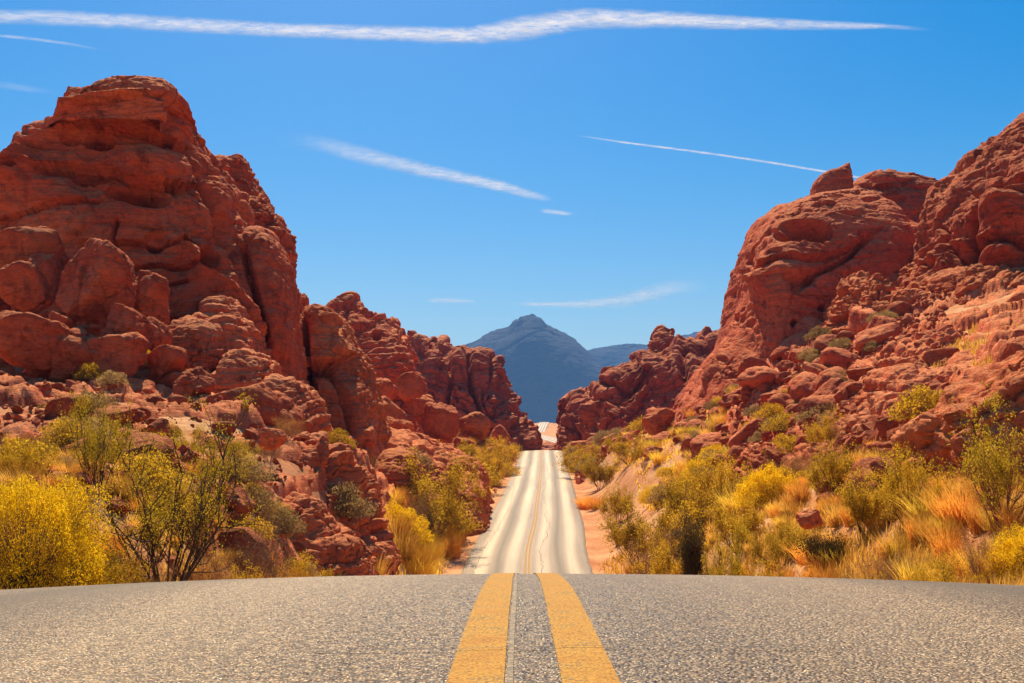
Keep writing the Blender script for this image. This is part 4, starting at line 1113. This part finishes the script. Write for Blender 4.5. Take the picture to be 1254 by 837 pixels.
def dome_meshes(seed, nst=420, nleaf=9000, leaf=0.02, flat=0.75, r=0.004, shell=0.16, elong=2.2):
    """dense rounded bush: fine stems from the root to a lumpy dome covered in small leaves or flowers"""
    rs = np.random.RandomState(seed)
    tb = Tubes()
    def shellpts(n):
        v = rs.normal(size=(n, 3)); v[:, 2] = np.abs(v[:, 2]) * 1.15 + 0.02; v /= np.linalg.norm(v, axis=1)[:, None]
        rr = 1 + 0.30 * perlin(v * 2.2 + seed) + 0.13 * perlin(v * 6 + seed)
        return v * rr[:, None] * np.array((flat, flat, 1.0))
    tips = shellpts(nst)
    for t in tips:
        m = t * 0.55 + rs.normal(size=3) * .04; m[2] *= 0.9
        tb.add([np.array((0, 0, -.03)) + rs.normal(size=3) * .03 * np.array((1, 1, 0)), m, t], [r * 1.6, r, r * .5])
    C = shellpts(nleaf) * (1 - np.abs(rs.normal(size=nleaf)) * shell)[:, None]
    C = C[C[:, 2] > -.02]
    V, Q = leaves(C, leaf, rs, elong, .8)
    zmax = np.percentile(V[:, 2], 99)
    sm = tb.mesh('stems'); co = np.empty(len(sm.vertices) * 3, np.float32); sm.vertices.foreach_get('co', co); sm.vertices.foreach_set('co', co / zmax); sm.update()
    return sm, build_mesh('foliage', V / zmax, quads=Q, smooth=False)

def tuft_mesh(seed, n=260, width=0.9, bl=0.012, lean=0.5):
    rs = np.random.RandomState(seed); V = []; F = []; Tt = []
    for k in range(n):
        az = rs.uniform(0, 6.283); o = rs.uniform(0, .22) * width
        base = np.array((math.cos(az) * o, math.sin(az) * o, -.03))
        az2 = az + rs.normal() * .7; L = rs.uniform(.45, 1.05); le = rs.uniform(.05, 1) * lean * width
        d1 = np.array((math.cos(az2) * le, math.sin(az2) * le, 1.0)); d1 /= np.linalg.norm(d1)
        d2 = d1 + np.array((math.cos(az2), math.sin(az2), -.35)) * rs.uniform(.1, .6) * lean; d2 /= np.linalg.norm(d2)
        sd = np.array((-math.sin(az2 + 1), math.cos(az2 + 1), 0)) * bl * rs.uniform(.5, 1.1)
        m = base + d1 * L * .55; t = m + d2 * L * .5
        i = 5 * k
        V += [base - sd, base + sd, m + sd * .7, m - sd * .7, t]
        F.append((i, i + 1, i + 2, i + 3)); Tt.append((i + 3, i + 2, i + 4))
    return build_mesh('tuft', np.array(V), quads=np.array(F), tris=np.array(Tt), smooth=False)

PROTO = {}
def make_kind(kind, meshes, stem_mat, leaf_mat):
    out = []
    for sm, fm in meshes:
        if not sm.materials: sm.materials.append(M[stem_mat])
        if not fm.materials: fm.materials.append(M[leaf_mat])
        out.append((sm, fm))
    PROTO[kind] = out
make_kind('creosote', [shrub_meshes(401, 1.0, 16, 6, 4, 10000, .008, .011, .55, .32, .026), shrub_meshes(402, .85, 13, 6, 4, 15000, .0095, .011, .6, .30, .026), shrub_meshes(403, 1.1, 15, 6, 4, 15000, .0095, .011, .45, .25, .028)], 'stem', 'leaf_creosote')
make_kind('sparse', [shrub_meshes(411, .95, 15, 7, 5, 11000, .011, .009, .6, .35, .02, .5)], 'twig_rust', 'leaf_creosote')
make_kind('olive', [shrub_meshes(421, 1.2, 18, 6, 4, 13000, .015, .008, .4, .05, .034, .25), shrub_meshes(422, 1.0, 16, 6, 4, 12000, .016, .008, .45, .05, .034, .25)], 'stem', 'leaf_olive')
make_kind('gold', [dome_meshes(431, 700, 46000, .0105, 1.02, .003, .12, 3.0), dome_meshes(432, 420, 18000, .017, .9, .003, .15, 2.6)], 'twig_grey', 'leaf_gold')
make_kind('dark', [shrub_meshes(441, 1.0, 18, 7, 4, 15000, .02, .008, .35, .0, .06), shrub_meshes(442, .9, 16, 7, 4, 12000, .022, .008, .4, .0, .06)], 'stem', 'leaf_dark')
make_kind('brown', [shrub_meshes(451, 1.15, 26, 8, 5, 5000, .011, .006, .4, .1, .03), shrub_meshes(452, 1.3, 26, 8, 5, 7000, .012, .006, .35, .05, .03)], 'twig_grey', 'leaf_brown')
make_kind('dead', [shrub_meshes(461, .8, 22, 8, 5, 900, .009, .007, .7, .3, .02)], 'twig_grey', 'leaf_brown')
make_kind('sage', [dome_meshes(471, 160, 3200, .045, 1.0, .006, .2, 1.8), dome_meshes(472, 160, 2800, .05, 1.15, .006, .22, 1.8)], 'twig_grey', 'leaf_sage')
make_kind('sagegreen', [(a.copy(), b.copy()) for a, b in PROTO['sage']], 'twig_grey', 'leaf_sage')
for a, b in PROTO['sagegreen']: b.materials.clear(); b.materials.append(M['leaf_olive'])
TUFT = {}
for k, mt in (('straw', 'straw'), ('orange', 'straw_orange'), ('yellow', 'straw_yellow')):
    TUFT[k] = [tuft_mesh(500 + j, (320, 420, 260)[j], (1.0, 1.5, .8)[j], .010) for j in range(3)]
    for me in TUFT[k]: me.materials.append(M[mt])
KINDNAME = {'creosote': 'creosote_bush', 'sparse': 'creosote_bush', 'olive': 'olive_shrub', 'gold': 'rabbitbrush', 'dark': 'dark_shrub', 'brown': 'dry_shrub', 'dead': 'dead_shrub', 'sage': 'sagebrush', 'sagegreen': 'sagebrush'}
prs = np.random.RandomState(77)
_pn = {}
def plant(kind, px, d, h, label, group=None, w=None, var=None, hill=None, sink=0.0):
    """h: height in photo pixels (scaled by distance)"""
    x = (px - CX) / F * d
    off = abs(x - float(road_x(d)))
    if off < 5.3 and d < 60:                     # keep clear of the asphalt and its bare edge
        d = d * (5.3 + 0.9 * prs.rand()) / off
        hill = hill or ('left_hillside' if px < CX else None)
        x = (px - CX) / F * d
    z = float(hill_height(hill, np.array([x]), np.array([float(d)]))[0]) - sink
    hm = h * d / F
    k = _pn.get(kind, 0); _pn[kind] = k + 1
    sm, fm = PROTO[kind][(k if var is None else var) % len(PROTO[kind])]
    root = empty(KINDNAME[kind], (x, d, z), label, 'shrub', group)
    link('stems', sm, None, root); link('foliage', fm, None, root)
    wm = 1.0 if w is None else w
    root.scale = (hm * wm, hm * wm, hm)
    root.rotation_euler = (0, 0, prs.uniform(0, 6.28))
    return root
def tuft(kind, px, d, h, label, group=None, w=1.0, hill=None):
    x = (px - CX) / F * d
    off = abs(x - float(road_x(d)))
    if off < 5.3 and d < 60:                     # keep clear of the asphalt and its bare edge
        d = d * (5.3 + 0.9 * prs.rand()) / off
        hill = hill or ('left_hillside' if px < CX else None)
        x = (px - CX) / F * d
    z = float(hill_height(hill, np.array([x]), np.array([float(d)]))[0])
    hm = h * d / F
    o = link('grass_tuft', TUFT[kind][prs.randint(3)], None)
    o.location = (x, d, z); o.scale = (hm * w, hm * w, hm); o.rotation_euler = (0, 0, prs.uniform(0, 6.28))
    return tag(o, label, 'grass tuft', group)

# --- left foreground
plant('gold', 30, 10.2, 138, 'brightest golden yellow bush at the left frame edge by the road', var=0, w=.68)
plant('creosote', 205, 14.5, 250, 'tallest yellow green bush with many dark stems, left of the road', var=0, w=.80)
plant('creosote', 120, 19, 125, 'slim yellow green bush behind and left of the tallest bush', var=1, w=.6)
plant('olive', 122, 12.5, 84, 'yellow olive bush between the golden bush and the tallest bush', w=.9)
plant('olive', 70, 15, 78, 'pale olive bush rising behind the golden bush', w=.9)
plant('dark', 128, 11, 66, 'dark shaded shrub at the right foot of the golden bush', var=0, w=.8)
plant('creosote', 268, 25, 66, 'small green bush on the left slope right of the tallest bush', var=2)
plant('creosote', 225, 26, 52, 'low green bush behind the tallest bush on the left slope', var=1)
plant('brown', 190, 11.6, 52, 'brownish twiggy shrub in front of the tallest bush', w=.9)
plant('brown', 250, 12.5, 66, 'dry straw brown shrub right of the tallest bush base', w=.9, var=1)
plant('dead', 322, 17, 130, 'bare grey twiggy shrub before the roadside ledge', w=.75)
plant('olive', 360, 24, 65, 'olive shrub on the ledge above the orange grass', w=.9)
plant('olive', 296, 15.5, 66, 'yellowish shrub beside the bare grey shrub', w=.8)
plant('brown', 330, 35, 34, 'rust coloured round shrub on the upper left slope', hill='left_hillside', var=0)
plant('brown', 352, 38, 32, 'second rust shrub further up the left slope', hill='left_hillside', var=1)
plant('gold', 388, 50, 16, 'small bright yellow shrub below the upright fin', hill='left_hillside', var=1)
plant('sagegreen', 412, 44, 24, 'small green shrub above the roadside cliff', hill='left_hillside')
plant('sage', 418, 38, 40, 'tan round shrub clinging to the roadside cliff', hill='left_hillside')
plant('dead', 452, 56, 44, 'grey bare shrub above the squared block', hill='left_hillside', w=.9)
plant('sage', 498, 74, 26, 'grey shrub on the sunlit slab left', w=1.2, sink=-1.5)
plant('gold', 190, 46, 22, 'yellow shrub growing between the dark boulders of the pile', hill='left_hillside', var=1, sink=-1.0)
plant('sage', 345, 28, 30, 'tan shrub in a crack of the left slope', hill='left_hillside')
plant('olive', 22, 19, 50, 'olive shrub on the rock at the left frame edge', w=.8, hill='left_hillside')
for px, d, h, k, lb in ((170,11.3,40,'straw','straw grass tuft in front of the brownish shrub'),(222,12.4,48,'straw','pale grass tuft at the foot of the tallest bush'),(282,13.4,50,'orange','orange grass tuft right of the straw brown shrub'),
                        (310,14.6,54,'orange','bushy orange grass tuft below the bare grey shrub'),(340,16,58,'orange','brightest orange grass tuft left of the roadside ledge'),(368,18,52,'orange','orange grass tuft under the roadside ledge'),
                        (398,21,46,'yellow','yellow grass tuft before the foot of the roadside ledge'),(424,25,40,'straw','straw tuft at the corner of the roadside cliff'),(458,31,50,'straw','rounded tan grass tuft at the foot of the roadside cliff'),
                        (488,40,44,'straw','tan grass tuft right of the rounded tuft'),(515,50,40,'orange','orange tan tuft near the left road edge')):
    tuft(k, px, d, h, lb, w=1.15)
# --- left verge
plant('olive', 528, 63, 104, 'large green bush on the left verge beside the road', w=.9, var=0)
plant('olive', 566, 74, 66, 'green bush right of the large verge bush', w=.85, var=1)
plant('brown', 505, 56, 78, 'brown twiggy bush left of the large verge bush', w=.7)
plant('gold', 488, 50, 46, 'yellowish low bush below the squared block', w=1.0, var=1)
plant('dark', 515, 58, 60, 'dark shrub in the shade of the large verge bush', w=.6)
plant('olive', 598, 110, 40, 'olive bush on the verge near the road crest', w=1.1, var=1)
plant('olive', 615, 140, 36, 'olive bush next to the left end of the road crest', w=1.1, var=0)
plant('sagegreen', 580, 100, 30, 'rounded green shrub under the sunlit slab', w=1.1)
plant('brown', 556, 80, 40, 'dry brown shrub between the verge bush and slab', w=1.1)
# --- right foreground
plant('brown', 802, 25, 78, 'bare brown shrub by the dirt shoulder right of the road', w=.75, var=0)
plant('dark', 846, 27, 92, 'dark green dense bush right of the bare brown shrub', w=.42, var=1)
plant('creosote', 892, 22, 118, 'upright green bush right of the dark dense bush', w=.55, var=1)
plant('olive', 790, 52, 92, 'large yellow green bush right of the dirt shoulder', w=.85, var=0)
plant('olive', 838, 56, 76, 'broad yellow green bush behind the dark dense bush', w=.8, var=1)
plant('olive', 756, 74, 50, 'yellow green bush at the left end of the right bush row', w=.8, var=1)
plant('olive', 936, 20, 64, 'yellowish shrub behind the wide orange grass clump', w=.9, var=1)
plant('olive', 822, 36, 74, 'yellow green bush behind the bare brown shrub', w=.8, var=0)
plant('olive', 905, 34, 70, 'broad olive shrub behind the upright green bush', w=.9, var=1)
plant('olive', 880, 46, 84, 'tall olive bush behind the upright green bush', w=.8, var=0)
plant('brown', 862, 55, 48, 'dark brown shrub among the yellow grass', w=.8, var=0)
plant('olive', 715, 120, 38, 'olive bush at the right end of the road crest', w=1.2, var=0)
plant('olive', 735, 100, 44, 'olive bush on the right verge below the crest', w=1.1, var=1)
plant('olive', 770, 90, 38, 'small olive bush below the scree', w=1.1, var=0)
plant('gold', 940, 38, 50, 'pale golden bush in the sunny grass flat', w=.9, var=1)
plant('olive', 955, 27, 60, 'olive shrub left of the broken red rock', w=.9, var=0)
plant('brown', 985, 15, 62, 'brown dry shrub right of the upright green bush', w=1.0, var=1)
plant('dark', 1012, 22, 56, 'small dark shrub below the broken red rock', w=.7, var=0)
plant('olive', 1060, 22, 88, 'wide leafy bush in front of the rubble', w=.75, var=1)
plant('olive', 1112, 20, 98, 'leafy yellow green bush left of the rock wall', w=.7, var=0)
plant('olive', 1020, 32, 70, 'leafy bush behind the broken red rock', w=.8, var=1)
plant('brown', 1042, 13, 70, 'grey brown twiggy shrub by the right road edge', w=.8, var=0)
plant('brown', 1096, 12.5, 66, 'straw brown bush left of the round grey shrub', w=1.0, var=1)
plant('brown', 1206, 10.6, 82, 'large round grey brown shrub near the right frame edge', w=.75, var=0)
plant('sparse', 1228, 16, 168, 'tall sparse yellow leaved bush against the orange rock wall', w=.8, var=0)
plant('gold', 1254, 13, 62, 'yellow green shrub cut by the right frame edge', w=.8, var=1)
plant('olive', 1150, 13, 72, 'pale olive shrub behind the round grey shrub', w=.9, var=0)
plant('sagegreen', 1130, 34, 40, 'green shrub on the rubble left of the rock wall', hill='right_scree_slope')
plant('sage', 1118, 30, 28, 'tan round shrub among rubble stones', hill='right_scree_slope')
plant('olive', 1012, 46, 50, 'green bush under the tilted rock ramp', w=.9)
plant('brown', 1035, 44, 40, 'brown bush right of the green bush under the ramp', w=.9)
for px, d, h, k, lb in ((775,36,34,'straw','straw tuft at the edge of the dirt shoulder'),(760,48,26,'straw','small straw tuft beside the right road edge'),(716,86,20,'orange','orange tuft at the dirt shoulder'),(730,84,22,'orange','second orange tuft at the dirt shoulder'),
                        (925,16,62,'orange','orange brown grass clump right of the upright green bush'),(948,15,56,'orange','wide orange grass clump along the road edge'),(1010,13.4,50,'orange','low orange grass beside the grey brown shrub'),
                        (1070,12,60,'straw','straw grass between two twiggy shrubs'),(1120,11.4,56,'yellow','yellow straw grass left of the round shrub'),(1150,11,48,'straw','pale straw grass at the foot of the round shrub'),
                        (1178,18,58,'orange','tall red orange grass before the rock wall'),(1200,17,48,'orange','red orange grass right of the tall clump'),(1160,16.5,46,'orange','shorter orange grass left of the tall clump'),
                        (980,34,34,'orange','orange grass patch on the sunny flat'),(905,40,40,'yellow','yellow grass on the flat behind the upright bush')):
    tuft(k, px, d, h, lb, w=1.2)

# --- repeats: dry tufts along both verges, low shrubs on the flats and screes
def scatter_plants(kinds, count, pxr, dr, hr, label, group, seed, hill=None, accept=None, tuftk=False, w=1.0):
    rs = np.random.RandomState(seed); n = 0; made = []
    for _ in range(count * 8):
        if n >= count: break
        px = rs.uniform(*pxr); d = math.exp(rs.uniform(math.log(dr[0]), math.log(dr[1])))
        x = (px - CX) / F * d
        if abs(x - float(road_x(d))) < 4.6: continue
        if accept and not accept(px, d, x): continue
        zt = float(hill_height(hill, np.array([x]), np.array([d]))[0])
        if not seen(np.array([x]), np.array([d]), np.array([zt + 0.6 * hr[0]]))[0]: continue
        hm = rs.uniform(*hr); h = hm / d * F
        k = kinds[rs.randint(len(kinds))]
        made.append((tuft if tuftk else plant)(k, px, d, h, label, group, hill=hill, w=w * rs.uniform(.8, 1.25)))
        n += 1
    single_out(made, label)
verge = lambda px, d, x: abs(x - float(road_x(d))) < 11
scatter_plants(['straw', 'orange', 'straw', 'yellow'], 70, (480, 640), (48, 170), (0.7, 1.7), 'dry verge grass tuft', 'grass tufts on the left verge', 61, accept=lambda px, d, x: x < 0 and verge(px, d, x), tuftk=True, w=1.3)
scatter_plants(['straw', 'yellow', 'straw', 'orange'], 80, (700, 900), (45, 170), (0.6, 1.5), 'dry flatland grass tuft', 'grass tufts on the right flat', 62, accept=lambda px, d, x: x - float(road_x(d)) > 9, tuftk=True, w=1.4)
scatter_plants(['straw', 'orange', 'orange', 'yellow'], 120, (850, 1250), (11, 40), (0.35, 0.75), 'dry meadow grass tuft', 'grass tufts in the near right meadow', 63, tuftk=True, w=1.3)
scatter_plants(['straw', 'orange', 'straw'], 85, (-40, 440), (10, 26), (0.3, 0.6), 'thin dry grass tuft', 'grass tufts among the left bushes', 64, tuftk=True, w=1.3)
scatter_plants(['olive', 'brown', 'sagegreen', 'gold', 'olive'], 46, (700, 1010), (38, 150), (0.6, 1.35), 'low yellowish shrub', 'low shrubs on the right flat', 65, accept=lambda px, d, x: x - float(road_x(d)) > 8 and HY - (land1(x, d) - EYE) / d * F > 555)
scatter_plants(['sage', 'sagegreen', 'sage'], 70, (800, 1120), (46, 105), (0.5, 1.1), 'small round sage shrub', 'sage shrubs on the right scree', 66, hill='right_scree_slope')
scatter_plants(['sage', 'sagegreen', 'brown'], 34, (-20, 460), (20, 58), (0.35, 0.8), 'small dry ledge shrub', 'small shrubs on the left hillside', 67, hill='left_hillside')
scatter_plants(['olive', 'brown', 'sagegreen'], 22, (500, 640), (64, 170), (0.9, 1.9), 'low verge shrub', 'low shrubs on the left verge', 68, accept=lambda px, d, x: x < 0 and verge(px, d, x))
scatter_plants(['sage', 'sagegreen'], 30, (690, 860), (115, 240), (0.8, 1.8), 'small far slope shrub', 'shrubs on the far right slope', 69, hill='right_far_slope')

# fine dry grass between the tufts: uncountable
def ground_grass(name, count, pxr, dr, hr, seed, mat, accept):
    rs = np.random.RandomState(seed)
    px = rs.uniform(*pxr, count); d = np.exp(rs.uniform(np.log(dr[0]), np.log(dr[1]), count))
    x = (px - CX) / F * d; y = d
    dens = sstep(-.25, .35, fbm(np.stack([x, y, np.zeros(count)], 1) / 2.5 + 3, 3))
    ok = (np.abs(x - road_x(y)) > 4.0 + rs.rand(count) * 1.2) & (rs.rand(count) < dens) & accept(px, y, x)
    x, y = x[ok], y[ok]; n = len(x); z = land(x, y)
    h = rs.uniform(*hr, n); az = rs.uniform(0, 6.283, n); le = rs.uniform(.1, .6, n)
    B = np.stack([x, y, z - .02], 1); w = (0.004 + 0.0007 * y)[:, None]
    sd = np.stack([np.cos(az + 1.3), np.sin(az + 1.3), 0 * az], 1) * w
    tip = B + np.stack([np.cos(az) * le * h, np.sin(az) * le * h, h], 1)
    V = np.stack([B - sd, B + sd, tip], 1).reshape(-1, 3)
    return tag(link(name, build_mesh(name, V, tris=np.arange(3 * n).reshape(n, 3), smooth=False), M[mat]), 'thin dry grass growing between the shrubs', 'grass', kind='stuff')
ground_grass('dry_grass', 90000, (-80, 480), (8, 30), (.05, .26), 81, 'straw', lambda px, d, x: (x < 0) & ((px < 60) | (d < 22)))
ground_grass('dry_grass', 190000, (720, 1340), (8.5, 60), (.10, .46), 82, 'straw', lambda px, d, x: x > 0)
ground_grass('dry_grass', 60000, (480, 900), (40, 180), (.15, .6), 83, 'straw_yellow', lambda px, d, x: (np.abs(x - road_x(d)) > np.where(x > 0, 8.0, 4.6)) & ((x > 0) | (np.abs(x - road_x(d)) < 12)))
print('plants', round(time.time() - T0, 1))

# ------------------------------------------------------------------ contrails, 9 km out
def contrail(line, label, dens=1.0, d=9000.0, fade=(0.05, 0.05), cat='contrail'):
    """line: photo column, photo row, half width in photo pixels, density"""
    L = np.array(line, float)
    s = np.concatenate([[0], np.cumsum(np.hypot(*np.diff(L[:, :2], axis=0).T))]); t = np.linspace(0, s[-1], 160)
    f = [cubic(s, L[:, k]) for k in range(2)]
    px, py = f[0](t), f[1](t); w = np.interp(t, s, L[:, 2]); de = np.interp(t, s, L[:, 3]) * dens
    u = t / t[-1]; de = de * sstep(0, fade[0], u) * (1 - sstep(1 - fade[1], 1, u))
    C = np.stack([(px - CX) / F * d, np.full(160, d), EYE + (HY - py) / F * d], 1)
    tn = np.gradient(C, axis=0); tn /= np.linalg.norm(tn, axis=1)[:, None]
    A = np.cross(tn, np.array((0, 1, 0))); B = np.tile(np.array((0, 1.0, 0)), (160, 1))
    ns = 20; V = []
    rad = 0.95 * w * d / F * (1 + 0.12 * perlin(np.stack([t / 14, 0 * t, 0 * t + px[0]], 1)))
    for j in range(ns):
        q = j / ns * 2 * math.pi
        V.append(C + rad[:, None] * (np.cos(q) * A + np.sin(q) * B))
    c0 = C.mean(0)
    V = np.concatenate(V) - c0
    me = build_mesh('contrail', V, grid_quads(ns, 160, True))
    att = me.attributes.new('wispiness', 'FLOAT', 'POINT'); att.data.foreach_set('value', np.tile(de, ns).astype(np.float32))
    o = link('contrail', me, M['contrail']); o.location = c0
    return tag(o, label, cat)
contrail([(-60,20,9,.8),(60,22,11,.8),(200,29,11,.85),(350,37,10,.9),(480,41,11,.9),(580,43,12,1.0),(640,35,17,1.0),(700,25,15,1.0),(800,24,12,.95),(900,28,10,.85),(1000,31,7,.7),(1090,33,4,.55),(1150,37,2.5,.3)], 'long thick white contrail across the top of the sky', 1.0, fade=(.02,.06))
contrail([(330,170,12,.12),(390,176,13,.35),(440,189,13,.6),(500,204,11,.85),(560,217,9,1.0),(620,230,8,1.0),(655,240,6,.9),(680,245,4,.4)], 'short slanting white contrail in the middle of the sky', .85, fade=(.3,.08))
contrail([(660,258,3,.6),(680,260,4,.8),(706,263,2.5,.5)], 'tiny white cloud streak at the end of the slanting contrail', .8, fade=(.2,.3))
contrail([(700,165,1.2,.3),(760,174,1.6,.8),(860,187,1.8,.9),(960,202,1.9,1.0),(1060,219,1.8,1.0),(1090,224,1.8,.9)], 'thin straight contrail running down behind the right cliff', 1.0, d=9400, fade=(.15,.02))
contrail([(-20,42,2.5,.5),(40,48,2.6,.6),(90,55,2.2,.5),(132,63,1.5,.3)], 'faint thin contrail at the upper left corner', .9, fade=(.1,.3))
contrail([(-30,100,6,.4),(30,108,6,.4),(80,116,4,.2)], 'faint wispy cloud left above the tall dome', .5, fade=(.1,.4), cat='cloud')
contrail([(520,368,3.5,.6),(550,368,4,.8),(590,370,3,.5)], 'small flat white cloud low above the mountain', .7, d=9200, fade=(.2,.3), cat='cloud')
contrail([(620,372,2.5,.5),(680,373,4,.9),(740,371,8,.9),(790,362,13,.8),(830,352,13,.55),(890,348,10,.15)], 'wispy cloud curling up low in the sky right of the mountain', .7, d=9200, fade=(.15,.35), cat='cloud')

# ------------------------------------------------------------------ the air: one even volume round camera, land and mountains
hz = np.array([(x, y, z) for x in (-9500, 9500) for y in (-9300, 9500) for z in (-70.0, 600.0)])
hq = np.array([(0, 1, 3, 2), (4, 6, 7, 5), (0, 4, 5, 1), (2, 3, 7, 6), (0, 2, 6, 4), (1, 5, 7, 3)])
mh, n, l = new_mat('air')
pv = n.new('ShaderNodeVolumePrincipled')
pv.inputs['Color'].default_value = (0.15, 0.44, 1.0, 1)
pv.inputs['Density'].default_value = 0.00013
pv.inputs['Anisotropy'].default_value = 0.0
oo = n.new('ShaderNodeOutputMaterial'); l.new(pv.outputs[0], oo.inputs['Volume'])
haze = tag(link('haze', build_mesh('haze', hz, hq, smooth=False), mh), kind='stuff')
print('done', round(time.time() - T0, 1), sum(len(o.data.polygons) for o in scene.objects if o.type == 'MESH'))
